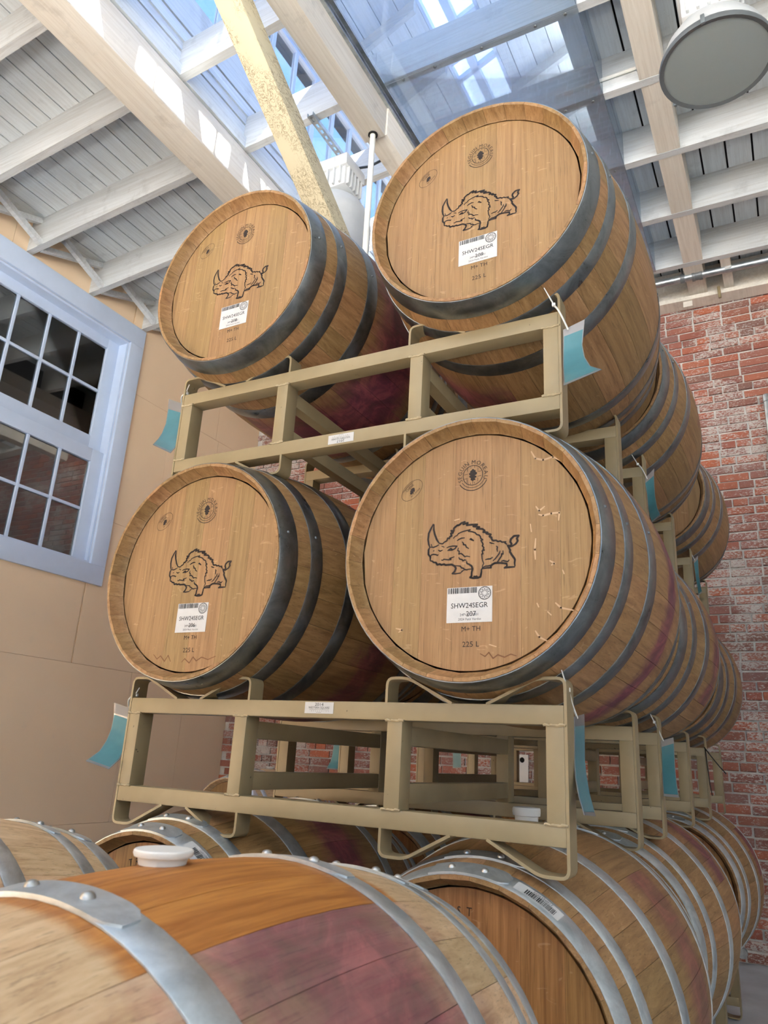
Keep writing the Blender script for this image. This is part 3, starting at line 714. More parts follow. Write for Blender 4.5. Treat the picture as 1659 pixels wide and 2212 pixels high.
# ------------------------------------------------------------------ brand marks on the four front heads (millimetres, x right, z up)
RH_ = [[(-85,62),(-90,53),(-96,41),(-97,27),(-95,16),(-92,9)],[(-84,61),(-84,48),(-81,37),(-76,25),(-70,16)],[(-92,9),(-83,8),(-76,10),(-70,13)],[(-89,16),(-87,9)],[(-92,9),(-95,3),(-95,-7),(-90,-13),(-90,-22)],
[(-90,-22),(-85,-23),(-82,-26),(-76,-27),(-73,-32),(-67,-31),(-63,-33),(-57,-32),(-53,-34),(-46,-34),(-39,-34),(-32,-38),(-29,-43),(-32,-50),(-37,-54),(-30,-55),(-18,-54)],[(-32,-37),(-24,-38),(-19,-39),(-16,-43),(-12,-44),(-9,-47),(-4,-48),(0,-47),(7,-47)],[(-18,-54),(-14,-50),(-10,-48)],
[(-5,-29),(-4,-34),(2,-37),(7,-41),(9,-47),(7,-55),(7,-62),(4,-65),(11,-67),(21,-67),(27,-65),(28,-60),(29,-55),(29,-50),(31,-47)],[(11,-64),(13,-63),(15,-64),(18,-63),(21,-64)],
[(-70,16),(-62,14),(-57,18),(-52,20),(-50,26),(-46,25),(-45,29),(-41,30),(-43,36),(-38,37),(-42,42),(-36,41),(-36,47),(-32,50),(-28,53),(-24,53),(-19,57),(-11,59),(-14,54),(-4,56),(-6,51),(6,51),(18,50),(9,47),(23,44),(17,41),(30,39),(35,35),(32,32),(42,30),(39,28),(49,25),(46,21),(51,18),(50,16),(54,11),(61,11),(65,8),(70,9),(74,6),(82,6),(80,4),(85,0)],
[(85,-2),(92,-3),(95,0),(92,5),(93,11),(100,17),(110,17),(106,11),(108,6),(104,0),(97,-4),(90,-6)],[(85,-1),(88,-6),(92,-13),(91,-16),(95,-23),(100,-30),(102,-34),(101,-41),(102,-48)],[(78,-50),(85,-46),(84,-41),(74,-39),(65,-38),(58,-38),(52,-41),(49,-45),(50,-47),(40,-47),(31,-48)],[(78,-50),(89,-49),(102,-49)],[(31,-46),(38,-43),(45,-43),(49,-41)],
[(52,-42),(64,-36),(69,-29),(73,-23),(73,-19),(76,-20),(76,-12)],[(70,-12),(68,-18),(64,-23),(60,-28),(54,-33)],[(61,-1),(64,-4),(63,-8),(64,-14)],[(37,-29),(43,-28),(48,-28),(54,-25)],[(72,-35),(77,-34),(86,-37),(90,-33)],[(46,8),(50,6),(57,4)],
[(-37,24),(-32,29),(-29,29),(-25,34),(-20,36),(-13,38),(2,40),(-2,37),(7,35),(14,32),(17,28),(23,26),(26,22),(26,19),(31,15),(27,14),(31,7),(32,5),(30,2),(34,-3),(32,-6),(35,-8),(30,-9),(32,-16),(29,-16),(30,-25),(31,-30),(34,-37),(31,-42),(31,-47)],
[(-28,18),(-23,21),(-17,23),(-10,23)],[(1,18),(4,20),(10,15),(3,18)],[(-16,15),(-13,11),(-13,8),(-8,7),(-6,2),(0,-2)],[(-24,2),(-26,-4),(-22,-6),(-23,-12),(-18,-11),(-14,-14),(-9,-19),(-5,-18),(3,-20)],[(-23,-19),(-21,-23),(-15,-25),(-13,-28),(-10,-26),(-5,-27)],
[(-52,4),(-47,6),(-38,7),(-28,6),(-32,1),(-39,-2),(-50,-2)],[(-48,-1),(-42,2),(-39,0),(-44,-2)],[(-64,9),(-57,6)],[(-72,1),(-67,-2),(-61,0)],[(-84,-1),(-81,1)],[(-89,-11),(-88,-9),(-83,-8),(-77,-9),(-73,-11),(-71,-9)],[(-64,-22),(-60,-23),(-58,-21),(-46,-23),(-41,-23),(-44,-20),(-40,-19),(-33,-17)]]
THICK = {0, 1, 4, 5, 8, 10, 11, 12, 13, 14}
class Flat(MB):
    """flat print: points in mm in the XZ plane"""
    def stroke(s, pts, wd, taper=0.35, close=False):
        P = [Vector(p) for p in pts]
        if close: P = P+[P[0]]
        n = len(P)
        for i in range(n-1):                       # short quads with round joints
            d = P[i+1]-P[i]
            if d.length < 1e-6: continue
            d.normalize(); q = Vector((-d.y, d.x))
            f0 = 1.0 if close else taper+(1-taper)*min(1, 3.2*min(i, n-1-i)/max(1, n-1)+0.25)
            f1 = 1.0 if close else taper+(1-taper)*min(1, 3.2*min(i+1, n-2-i)/max(1, n-1)+0.25)
            a, b = wd*f0/2, wd*f1/2
            s.flat([P[i]+q*a, P[i]-q*a, P[i+1]-q*b, P[i+1]+q*b])
            if 0 < i: s.flat([P[i]+Vector((math.cos(k*PI/4), math.sin(k*PI/4)))*a for k in range(8)])
        return s
    def flat(s, pts, lift=0.0):
        return s.add([(p[0]*0.001, -lift, p[1]*0.001) for p in pts], [tuple(range(len(pts)))])
    def ring(s, c, r0, r1, n=40, a0=0, a1=360):
        for k in range(n):
            A = [math.radians(a0+(a1-a0)*(k+j)/n) for j in (0, 1)]
            s.flat([(c[0]+r0*math.cos(A[0]), c[1]+r0*math.sin(A[0])), (c[0]+r1*math.cos(A[0]), c[1]+r1*math.sin(A[0])), (c[0]+r1*math.cos(A[1]), c[1]+r1*math.sin(A[1])), (c[0]+r0*math.cos(A[1]), c[1]+r0*math.sin(A[1]))])
        return s
    def text(s, body, size, at, rot=0.0, align='CENTER', sx=1.0, bold=0.0, lift=0.0):
        """size: cap height in mm; at: baseline point in mm"""
        vs, fs = glyphs(body, align, bold); k = size/0.70; cr, sr = math.cos(rot), math.sin(rot)
        return s.add([((at[0]+(x*sx*k*cr-y*k*sr))*0.001, -lift, (at[1]+(x*sx*k*sr+y*k*cr))*0.001) for x, y in vs], fs)
    def arc_text(s, body, size, c, r, a_start, a_end, sx=1.0, bold=0.0):
        wds = [glyph_w(ch, bold) for ch in body]; tot = sum(wds); a = 0.0
        for ch, wd in zip(body, wds):
            ang = math.radians(a_start+(a_end-a_start)*(a+wd/2)/tot); a += wd
            if ch == ' ': continue
            s.text(ch, size, (c[0]+r*math.cos(ang), c[1]+r*math.sin(ang)), ang-PI/2, 'CENTER', sx, bold)
        return s
    def emit(s, name, mat, parent, loc, lift=0.0008):
        me = s.mesh(name, mat, False); return put(name, me, parent, loc)
_gc = {}
def glyphs(body, align='CENTER', bold=0.0):
    key = (body, align, bold)
    if key not in _gc:
        cu = bpy.data.curves.new('lettering', 'FONT'); cu.body = body; cu.size = 1.0; cu.align_x = align; cu.resolution_u = 2; cu.offset = bold; cu.fill_mode = 'FRONT' if hasattr(cu, 'fill_mode') else cu.fill_mode
        ob = bpy.data.objects.new('lettering', cu); me = bpy.data.meshes.new_from_object(ob)
        _gc[key] = ([(v.co.x, v.co.y) for v in me.vertices], [tuple(p.vertices) for p in me.polygons])
        bpy.data.objects.remove(ob); bpy.data.meshes.remove(me); bpy.data.curves.remove(cu)
    return _gc[key]
def glyph_w(ch, bold=0.0):
    if ch == ' ': return 0.30
    vs, _ = glyphs(ch, 'CENTER', bold); xs = [v[0] for v in vs]; return max(xs)-min(xs)+0.13
def serifs(f, ch_pts): pass

LEAF = [(6,181),(8,179),(9,178),(12,177),(12,173),(15,172),(15,168),(12,166),(10,165),(14,163),(14,160),(11,159),(8,159),(12,156),(11,154),(8,154),(6,152),(4,153),(1,155),(0,157),(2,159),(0,160),(-3,163),(-3,165),(0,166),(-3,168),(-4,171),(-2,172),(-1,173),(-1,176),(2,178),(4,180)]
def leaf(f, c, k, rot=0.0):
    cr, sr = math.cos(rot), math.sin(rot)
    T = [((x-5.5)*k, (y-166)*k) for x, y in LEAF]; T = [(c[0]+x*cr-y*sr, c[1]+x*sr+y*cr) for x, y in T]
    for i in range(len(T)): f.flat([c, T[i], T[(i+1) % len(T)]])
    f.stroke([c, (c[0]+20*k*sr, c[1]-20*k*cr)], 1.0*k, 1)
rh = Flat()
for i, s_ in enumerate(RH_): rh.stroke(s_, 4.6 if i in THICK else 3.1, 0.5)
RHINO = rh.mesh('rhinoceros_brand', M['ink'], False)
se = Flat(); sc_ = (6, 165)
se.ring(sc_, 22.2, 23.8).ring(sc_, 28.5, 29.7, 28, 212, 340).ring(sc_, 34.6, 36.4, 30, 212, 336)
se.arc_text('SEGUIN MOREAU', 9.4, sc_, 26.2, 208, -26)
leaf(se, sc_, 1.0)
for a, b in (((-7, 175), (-7, 184)), ((18, 174), (18, 182)), ((1, 181), (1, 186)), ((10, 182), (10, 187)), ((-7, 148), (-7, 157)), ((18, 149), (18, 158)), ((1, 144), (1, 148)), ((10, 145), (10, 149)), ((-15, 168), (-6, 169)), ((-15, 158), (-6, 159)), ((17, 172), (26, 173)), ((17, 161), (26, 162))): se.stroke([a, b], 1.0, 1)
SEAL = se.mesh('cooperage_seal', M['ink'], False)
ov = Flat(); oc = (-142, 148); ph = math.radians(42); E_ = []
for k in range(40):
    a = 2*PI*k/40; x, y = 30*math.cos(a), 19*math.sin(a); E_.append((oc[0]+x*math.cos(ph)-y*math.sin(ph), oc[1]+x*math.sin(ph)+y*math.cos(ph)))
ov.stroke(E_, 0.9, 1, True)
def o_at(u, v): return (oc[0]+u*math.cos(ph)-v*math.sin(ph), oc[1]+u*math.sin(ph)+v*math.cos(ph))
ov.stroke([o_at(-18, 13), o_at(0, 16.5), o_at(16, 14)], 0.7, 1).stroke([o_at(-14, 12.6), o_at(0, 14.8), o_at(12, 13)], 0.7, 1)
ov.text('CHÊNE', 5.2, o_at(0, 6.0), ph).text('du Caucase', 4.6, o_at(2, -12.5), ph, 'CENTER', 0.95)
leaf(ov, o_at(-1, -2), 0.62, math.radians(-28))
OVAL = ov.mesh('oval_stamp', M['ink'], False)
mk = Flat(); mk.text('M+ TH', 10.2, (7.5, -178), 0.015, 'CENTER', 1.0).text('225 L', 11, (7.5, -210), 0.01, 'CENTER', 1.05)
VOLM = mk.mesh('volume_mark', M['ink'], False)
LBM = MB().box(-0.0475, 0.0535, -0.0004, 0.0, -0.160, -0.0855, 0).mesh('paper_label', M['paper'], False)
bar = Flat(); rb_ = random.Random(3); x_ = -45.0
while x_ < 20:
    wd = rb_.choice((0.7, 0.9, 1.4, 2.2)); bar.flat([(x_, -98.5), (x_+wd, -98.5), (x_+wd, -86.5), (x_, -86.5)]); x_ += wd+rb_.choice((0.7, 0.8, 1.3, 1.8))
bar.ring((37, -100), 12.6, 14, 36)
for k in range(10):
    a = 2*PI*k/10
    bar.ring((37+9.2*math.cos(a), -100+9.2*math.sin(a)), 2.2, 2.8, 10).ring((37+6.0*math.cos(a+0.3), -100+6.0*math.sin(a+0.3)), 1.5, 2.0, 8)
BARM = bar.mesh('barcode_and_rosette', M['black'], False)
def brand(t, num, dz=0.0):
    yh = -(BL/2-0.036); base = (0, yh-0.0007, RB)
    put('rhinoceros_brand', RHINO, t, base); put('cooperage_seal', SEAL, t, base); put('oval_stamp', OVAL, t, base); put('volume_mark', VOLM, t, base)
    lb = put('paper_label', LBM, t, (base[0], yh-0.0006, RB)); lb['label'] = 'white paper label with barcode, SHW24SEGR and number %s' % num
    put('barcode_print', BARM, lb, (0, -0.0008, 0))
    tx = Flat().text('SHW24SEGR', 10.6, (3, -129.5), 0, 'CENTER', 0.985).text(num, 10.4, (7.5, -147), 0, 'CENTER', 1.0)
    put('label_print', tx.mesh('label_print', M['black'], False), lb, (0, -0.0009, 0))
    t2 = Flat().text('24PVNC0001', 5.4, (3.5, -146.3), 0, 'CENTER', 0.98).text('2024 Petit Verdot', 4.9, (4.5, -155.6), 0, 'CENTER', 1.0)
    put('small_print', t2.mesh('small_print', M['grey_ink'], False), lb, (0, -0.0008, 0))
for k, num in (('B1L', '206'), ('B1R', '207'), ('C1L', '208'), ('C1R', '209')): brand(B[k], num)
for k, sh in (('A1L', 0.0), ('A1R', 21.0)):
    f = Flat(); n_ = 5
    for i, ch in enumerate('TRUST'):
        a = math.radians(90+4.6-(i-2)*5.2+sh*0.26); f.text(ch, 15, (216*math.cos(a), 212*math.sin(a)), a-PI/2, 'CENTER', 0.85)
        for u in (-1, 1):                      # small serifs
            pass
    put('cooper_name', f.mesh('cooper_name', M['ink'], False), B[k], (0, -(BL/2-0.036)-0.0007, RB))
# dried drips on the two middle heads
M['drip'] = plain('pale_dried_drip', (188, 156, 120), 0.5); M['drip_brown'] = plain('brown_drip_stain', (112, 74, 42), 0.6)
DP = [[(138,202),(147,184),(164,178),(185,182),(198,173)],[(147,77),(154,66),(166,75)],[(152,59),(162,55),(179,58),(196,58),(194,41)],[(135,40),(137,22)],[(146,8),(144,-16),(145,-37)],[(174,-41),(184,-48),(177,-51)],[(200,-62),(203,-71)],[(168,-144),(176,-152)],[(184,-127),(195,-138),(220,-144)],[(143,-181),(151,-194),(167,-202)],[(-167,-167),(-151,-171),(-160,-176)],[(47,-206),(63,-211)],[(147,-126),(151,-135)],[(-36,65),(-23,67)]]
DB = {'B1R': [[(28,-224),(39,-230),(47,-222),(56,-234),(66,-227),(80,-232),(93,-226),(105,-230)]], 'B1L': [[(-110,-214),(-96,-226),(-85,-218),(-69,-232),(-59,-217),(-48,-233)],[(-11,-235),(-2,-226),(15,-237),(25,-222),(37,-232),(53,-223),(74,-229),(98,-221)]]}
f = Flat()
for d_ in DP: f.stroke(d_, 4.2, 0.4)
tag(put('dried_drips', f.mesh('dried_drips', M['drip'], False), B['B1R'], (0, -(BL/2-0.036)-0.0005, RB)), kind='stuff')
for k, dd in DB.items():
    f = Flat()
    for d_ in dd: f.stroke(d_, 2.6, 0.5)
    tag(put('brown_drips', f.mesh('brown_drips', M['drip_brown'], False), B[k], (0, -(BL/2-0.036)-0.0005, RB)), kind='stuff')
# barcode stickers on the head hoops of the lower barrels
def hoop_sticker(t, deg, number):
    y0, y1 = -BL/2+0.006, -BL/2+0.044; a0 = math.radians(deg); half = 0.045/RE
    def on(u, v, lift): a = a0-u*half; y = (y0+y1)/2+v*(y1-y0)/2; r = R(y)+0.0032+lift; return (r*math.cos(a), y, r*math.sin(a)+RB)
    mb = MB(); n = 6
    for k in range(n):
        u0, u1 = -1+2*k/n, -1+2*(k+1)/n; mb.add([on(u0, -0.75, 0), on(u1, -0.75, 0), on(u1, 0.75, 0), on(u0, 0.75, 0)], [(0, 1, 2, 3)])
    st = mb.build('hoop_sticker', M['paper'], t); st['label'] = 'grey white barcode sticker on the head hoop'
    b2 = MB(); r = random.Random(5); u = -0.55
    while u < 0.75:
        wd = r.choice((0.02, 0.03, 0.05)); b2.add([on(u, -0.6, 0.0004), on(u+wd, -0.6, 0.0004), on(u+wd, 0.25, 0.0004), on(u, 0.25, 0.0004)], [(0, 1, 2, 3)]); u += wd+r.choice((0.02, 0.035))
    vs, fs = glyphs(number, 'CENTER'); k = 0.125
    b2.add([on(0.1-x*k*1.35, 0.62-y*k*3.2, 0.0004) for x, y in vs], fs)
    put('barcode_print', b2.mesh('barcode_print', M['black'], False), st)
hoop_sticker(B['A1L'], 58, '2100217771'); hoop_sticker(B['A1R'], 62, '2100217772')

# ------------------------------------------------------------------ steel racks
RW, RHt, PW, RT, RD = 1.1517, 0.254, 0.0367, 0.038, 0.05
Q1, Q2, RY = 0.3516, 0.7683, 0.675      # inner posts, front edge of the rear frame
def fillet(pts, r, n=4):
    out = [Vector(pts[0])]
    for i in range(1, len(pts)-1):
        p0, p1, p2 = Vector(pts[i-1]), Vector(pts[i]), Vector(pts[i+1]); a = (p0-p1).normalized(); b = (p2-p1).normalized()
        rr = min(r, (p0-p1).length*0.45, (p2-p1).length*0.45)
        for k in range(n+1):
            t = k/n; q0 = p1+a*rr*(1-t); q1 = p1+b*rr*t; out.append(q0*(1-t)+q1*t)
    return out+[Vector(pts[-1])]
T_ = 0.006
def outer_loop(y, low):
    e = T_/2; d = low
    pts = [(0.158, RHt-0.001), (0.052, RHt+0.051-d), (-e, RHt+0.051-d), (-e, -0.051+d*0), (0.052, -0.051), (0.155, 0.001)]
    return MB().strap(fillet(pts, 0.016), T_, y, y+RD)
def inner_piece(y, up, low):
    e = T_/2
    if up: pts = [(0.234, RHt-0.001), (0.338, RHt+0.051-low), (0.388, RHt+0.051-low), (0.388, RHt-0.002)]
    else: pts = [(0.232, 0.001), (0.330, -0.051), (0.388, -0.051), (0.388, 0.002)]
    return MB().strap(fillet(pts, 0.016), T_, y, y+RD)
def mirror(mb):
    mb.v = [(RW-x, y, z) for x, y, z in mb.v]; return mb
RM = {}
RM['rail'] = MB().box(0.0, RW, 0, RD, 0, RT, 0.0035).mesh('rail', M['rack'])
RM['post'] = MB().box(0.0, PW, 0.0, RD, RT-0.001, RHt-RT+0.001, 0.003).mesh('post', M['rack'])
RM['depth'] = MB().box(0.0, PW-0.003, RD-0.002, RY+0.002, 0, 0.041, 0.003).mesh('depth_beam', M['rack'])
for yk, y, low in (('f', 0.0, 0.0), ('r', RY, 0.012)):
    RM['outer'+yk] = outer_loop(y, low).mesh('saddle_strap', M['rack']); RM['outerm'+yk] = mirror(outer_loop(y, low)).mesh('saddle_strap', M['rack'])
    for u in (0, 1):
        RM['inner%d%s' % (u, yk)] = inner_piece(y, u, low).mesh('saddle_strap', M['rack']); RM['innerm%d%s' % (u, yk)] = mirror(inner_piece(y, u, low)).mesh('saddle_strap', M['rack'])
wr = random.Random(9); wp = [(PW*k/10, -0.0005+wr.uniform(-.0006, .0006), wr.uniform(-.0012, .0012)) for k in range(-1, 12)]
RM['weld'] = MB().tube(wp, [0.0022+wr.uniform(0, .0014) for _ in wp], 6).mesh('weld_bead', M['weld'])
def rack(label, x, y, z, rot=0.0, welds=False):
    t = thing('barrel_rack', label, 'rack', (x, y, z), 'steel racks between the barrel layers', (0, 0, rot))
    for yy in (0, RY):
        for zz in (0, RHt-RT): put('rail', RM['rail'], t, (0, yy, zz))
        for xx in (0.0, Q1, Q2, RW-PW): put('post', RM['post'], t, (xx, yy, 0))
        k = 'f' if yy == 0 else 'r'
        put('saddle_strap', RM['outer'+k], t); put('saddle_strap', RM['outerm'+k], t)
        for u in (0, 1): put('saddle_strap', RM['inner%d%s' % (u, k)], t); put('saddle_strap', RM['innerm%d%s' % (u, k)], t)
    for xx in (Q1+0.0015, Q2+0.0015):
        for zz in (0.049, 0.166): put('depth_beam', RM['depth'], t, (xx, 0, zz))
    if welds:
        for xx in (0.0, Q1, Q2, RW-PW):
            for zz in (RT, RHt-RT): put('weld_bead', RM['weld'], t, (xx, 0, zz))
    return t
K = {}
K['B1'] = rack('beige steel rack with upright 2014 sticker, at front between bottom and middle barrels', 0, 0, 0, 0, True)
K['C1'] = rack('beige steel rack with upside down 2017 sticker, at front between middle and top barrels', -0.0048, 0.026, 0.9043, 0.0121, True)
for r_, yy in ((2, Y2), (3, Y3)):
    wh = 'second from the front' if r_ == 2 else 'last before the brick wall'
    K['B%d' % r_] = rack('beige steel rack between bottom and middle barrels, %s' % wh, 0.0, yy+0.02, 0.004)
    K['C%d' % r_] = rack('beige steel rack between middle and top barrels, %s' % wh, 0.0, yy+0.04, 0.908)
K['A0'] = rack('beige steel rack on the floor under the foreground barrel', -0.02, -1.15, LA-0.573)
K['A1'] = rack('beige steel rack on the floor under the barrels branded TRUST', 0.0, 0.0, LA-0.573)
K['A2'] = rack('beige steel rack on the floor, third from the brick wall side of foreground', 0.0, Y2, LA-0.573)
K['A2']['label'] = 'beige steel rack on the floor in the middle of the right hand row'
K['A3'] = rack('beige steel rack on the floor closest to the brick wall', 0.0, Y3, LA-0.573)
K['far'] = rack('beige steel rack on the floor under the lone barrel by the tan wall', -2.165, 2.90, LA-0.573)
def sticker(t, year, x, z, flip=False):
    st = MB().box(-0.0385, 0.0385, -0.0006, 0, -0.0125, 0.0125, 0).build('maker_sticker', M['paper'], t, (x, -0.0005, z), smooth=False)
    st['label'] = 'white maker sticker reading %s%s' % (year, ', upside down' if flip else '')
    f = Flat().text(year, 6.6, (0, 4.2), 0, 'CENTER', 1.25).text('WESTERN SQUARE', 5.0, (0, -2.2), 0, 'CENTER', 0.93)
    f.stroke([(-26, -4), (26, -4)], 0.4, 1)
    for i, ch in enumerate('INDUSTRIES'): f.text(ch, 2.4, (-25+i*5.6, -8.2), 0)
    f.text('209 944 0921', 1.7, (0, -11), 0, 'CENTER', 1.0)
    o = put('sticker_print', f.mesh('sticker_print', M['black'], False), st, (0, -0.0009, 0))
    if flip: st.rotation_euler = (0, PI, 0)
sticker(K['B1'], '2014', 0.592, 0.2385); sticker(K['C1'], '2017', 0.577, 0.018, True); sticker(K['B2'], '2017', 0.568, 0.237)

# ------------------------------------------------------------------ teal tags hung on the racks
TG = {
 'BL': ([[-.13,.06,.244],[-.123,.06,.21],[-.114,.05,.173],[-.103,.03,.142],[-.089,.0,.115],[-.089,-.04,.089]], [[-.062,.06,.23],[-.056,.06,.197],[-.046,.05,.157],[-.029,.03,.126],[-.01,.0,.098],[.0,-.04,.074]], 'teal tag curling outward at the left end of the lower front rack', (-.07,.06,.232), (.0,.02,.262), 'white'),
 'CL': ([[-.129,.08,1.195],[-.125,.08,1.156],[-.114,.07,1.101],[-.108,.055,1.06],[-.098,.035,1.031],[-.078,.0,.994]], [[-.055,.08,1.161],[-.051,.08,1.126],[-.041,.07,1.073],[-.029,.055,1.033],[-.013,.035,.995],[.0,.0,.955]], 'teal tag curling outward at the left end of the upper front rack', (-.065,.08,1.158), (-.004,.04,1.168), 'white'),
 'CR': ([[1.160,.035,1.101],[1.160,.035,1.081],[1.160,.03,1.04],[1.163,.015,.995],[1.170,-.01,.956],[1.180,-.05,.911]], [[1.21,.035,1.116],[1.207,.035,1.09],[1.204,.03,1.049],[1.212,.015,1.007],[1.229,-.01,.968],[1.261,-.05,.932]], 'bright teal tag with curled tip at the right end of the upper front rack', (1.172,.033,1.098), (1.145,.02,1.16), 'white'),
 'BR': ([[1.158,.05,.236],[1.158,.05,.216],[1.158,.045,.154],[1.163,.03,.123],[1.176,.0,.091],[1.195,-.04,.062]], [[1.158,.13,.247],[1.158,.13,.223],[1.158,.125,.156],[1.164,.11,.127],[1.176,.08,.096],[1.196,.04,.057]], 'teal tag seen almost edge on at the right end of the lower front rack', (1.158,.075,.235), (1.155,.03,.285), 'white'),
 'C2R': ([[1.157,1.1,1.119],[1.157,1.1,1.098],[1.161,1.1,1.062],[1.164,1.09,1.0],[1.17,1.07,.968],[1.181,1.04,.935]], [[1.19,1.1,1.151],[1.188,1.1,1.124],[1.187,1.1,1.086],[1.189,1.09,1.039],[1.196,1.07,.995],[1.209,1.04,.958]], 'dark teal tag at the right end of the second upper rack', (1.165,1.098,1.115), (1.14,1.08,1.165), 'white'),
 'B2R': ([[1.157,1.1,.236],[1.157,1.1,.215],[1.157,1.1,.18],[1.157,1.09,.146],[1.16,1.07,.113],[1.165,1.04,.074]], [[1.195,1.1,.247],[1.196,1.1,.228],[1.195,1.1,.196],[1.196,1.09,.155],[1.2,1.07,.115],[1.208,1.04,.073]], 'dark teal tag at the right end of the second lower rack', (1.165,1.098,.235), (1.145,1.08,.29), 'white'),
 'C3R': ([[1.160,2.45,1.165],[1.160,2.45,1.146],[1.162,2.45,1.105],[1.164,2.45,1.067],[1.169,2.44,1.02],[1.173,2.42,.978]], [[1.182,2.45,1.188],[1.181,2.45,1.169],[1.18,2.45,1.128],[1.179,2.45,1.08],[1.183,2.44,1.038],[1.19,2.42,.991]], 'narrow dark teal tag at the right end of the rearmost upper rack', (1.165,2.448,1.165), (1.14,2.40,1.21), 'white'),
 'B2L': ([[-.08,1.14,.252],[-.078,1.14,.226],[-.076,1.14,.182],[-.072,1.13,.139],[-.073,1.12,.111],[-.07,1.09,.085]], [[-.028,1.14,.254],[-.026,1.14,.227],[-.025,1.14,.184],[-.017,1.13,.141],[-.011,1.12,.111],[-.004,1.09,.084]], 'dark teal tag seen through the left bay of the front rack', (-.03,1.138,.246), (-.004,1.10,.27), 'white'),
 'B3L': ([[-.119,2.42,.232],[-.119,2.42,.215],[-.118,2.42,.184],[-.117,2.42,.154],[-.116,2.42,.125],[-.116,2.42,.102]], [[-.071,2.42,.234],[-.07,2.42,.217],[-.07,2.42,.187],[-.068,2.42,.156],[-.067,2.42,.128],[-.066,2.42,.107]], 'small teal tag seen through the right bay of the front rack', (-.075,2.418,.228), (-.004,2.39,.27), 'white'),
}
def interp(L, f):
    f = f*(len(L)-1); i = min(int(f), len(L)-2); return Vector(L[i]).lerp(Vector(L[i+1]), f-i)
for key, (L, R_, lab, hole, anchor, tc) in TG.items():
    top = (Vector(L[0])+Vector(R_[0]))/2
    t = thing('rack_tag', lab, 'tag', top, 'teal tags hung on the racks')
    def sheet(f0, f1, s0, s1, nv, nu, th):
        vs = []; nrm = (Vector(R_[2])-Vector(L[2])).cross(Vector(L[4])-Vector(L[0])).normalized()
        for lay in (-1, 1):
            for i in range(nv+1):
                f = f0+(f1-f0)*i/nv; a, b = interp(L, f), interp(R_, f)
                for j in range(nu+1): vs.append(a.lerp(b, s0+(s1-s0)*j/nu)+nrm*th*lay-top)
        n = (nv+1)*(nu+1); fs = []
        for i in range(nv):
            for j in range(nu):
                q = (i*(nu+1)+j, i*(nu+1)+j+1, (i+1)*(nu+1)+j+1, (i+1)*(nu+1)+j); fs += [q, tuple(k+n for k in q[::-1])]
        rim = [j for j in range(nu+1)]+[i*(nu+1)+nu for i in range(1, nv+1)]+[nv*(nu+1)+j for j in range(nu-1, -1, -1)]+[i*(nu+1) for i in range(nv-1, 0, -1)]
        for a, b in zip(rim, rim[1:]+rim[:1]): fs.append((a, b, b+n, a+n))
        return MB().add(vs, fs)
    sheet(0.0, 1.0, 0.0, 1.0, 20, 4, 0.0007).build('plastic_sleeve', M['sleeve'], t, ang=60)
    sheet(0.19, 0.965, 0.04, 0.96, 18, 4, 0.0011).build('teal_insert', M['teal'], t, ang=60)
    h = Vector(hole)-top; a = Vector(anchor)-top; d = a-h
    side = Vector((0, -1, 0)); pts = []
    for k in range(17):
        f = k/16; w_ = math.sin(PI*f); pts.append(h.lerp(a, f)+side*0.016*w_+Vector((0, 0, 0.006*w_)))
    MB().tube(pts, 0.0022, 6).build('zip_tie', M['tie'], t)
    pts2 = [a+side*0.002, a+side*0.012+d.normalized()*0.012, a+side*0.014+d.normalized()*0.045]
    MB().tube(pts2, [0.002, 0.0018, 0.0012], 6).build('zip_tie_tail', M['tie'], t)
    MB().box(-0.004, 0.004, -0.003, 0.003, -0.004, 0.004, 0.001).build('zip_tie_lock', M['tie'], t, a+side*0.006)
# black tie on the last lower rack
t = thing('cable_tie', 'black cable tie with loose tail on the rearmost lower rack corner', 'tie', (RW, Y3+0.02, 0.2))
MB().tube([(0.0, 0.0, 0.06), (0.012, -0.02, 0.045), (0.03, -0.03, 0.02), (0.06, -0.03, -0.02), (0.085, -0.03, -0.05)], 0.0025, 6).build('tie_strap', M['black'], t)
MB().tube([(0.004, 0.0, 0.055), (0.009, -0.02, -0.02), (0.014, -0.02, -0.10), (0.02, -0.02, -0.145)], 0.0022, 6).build('tie_strap', M['black'], t)

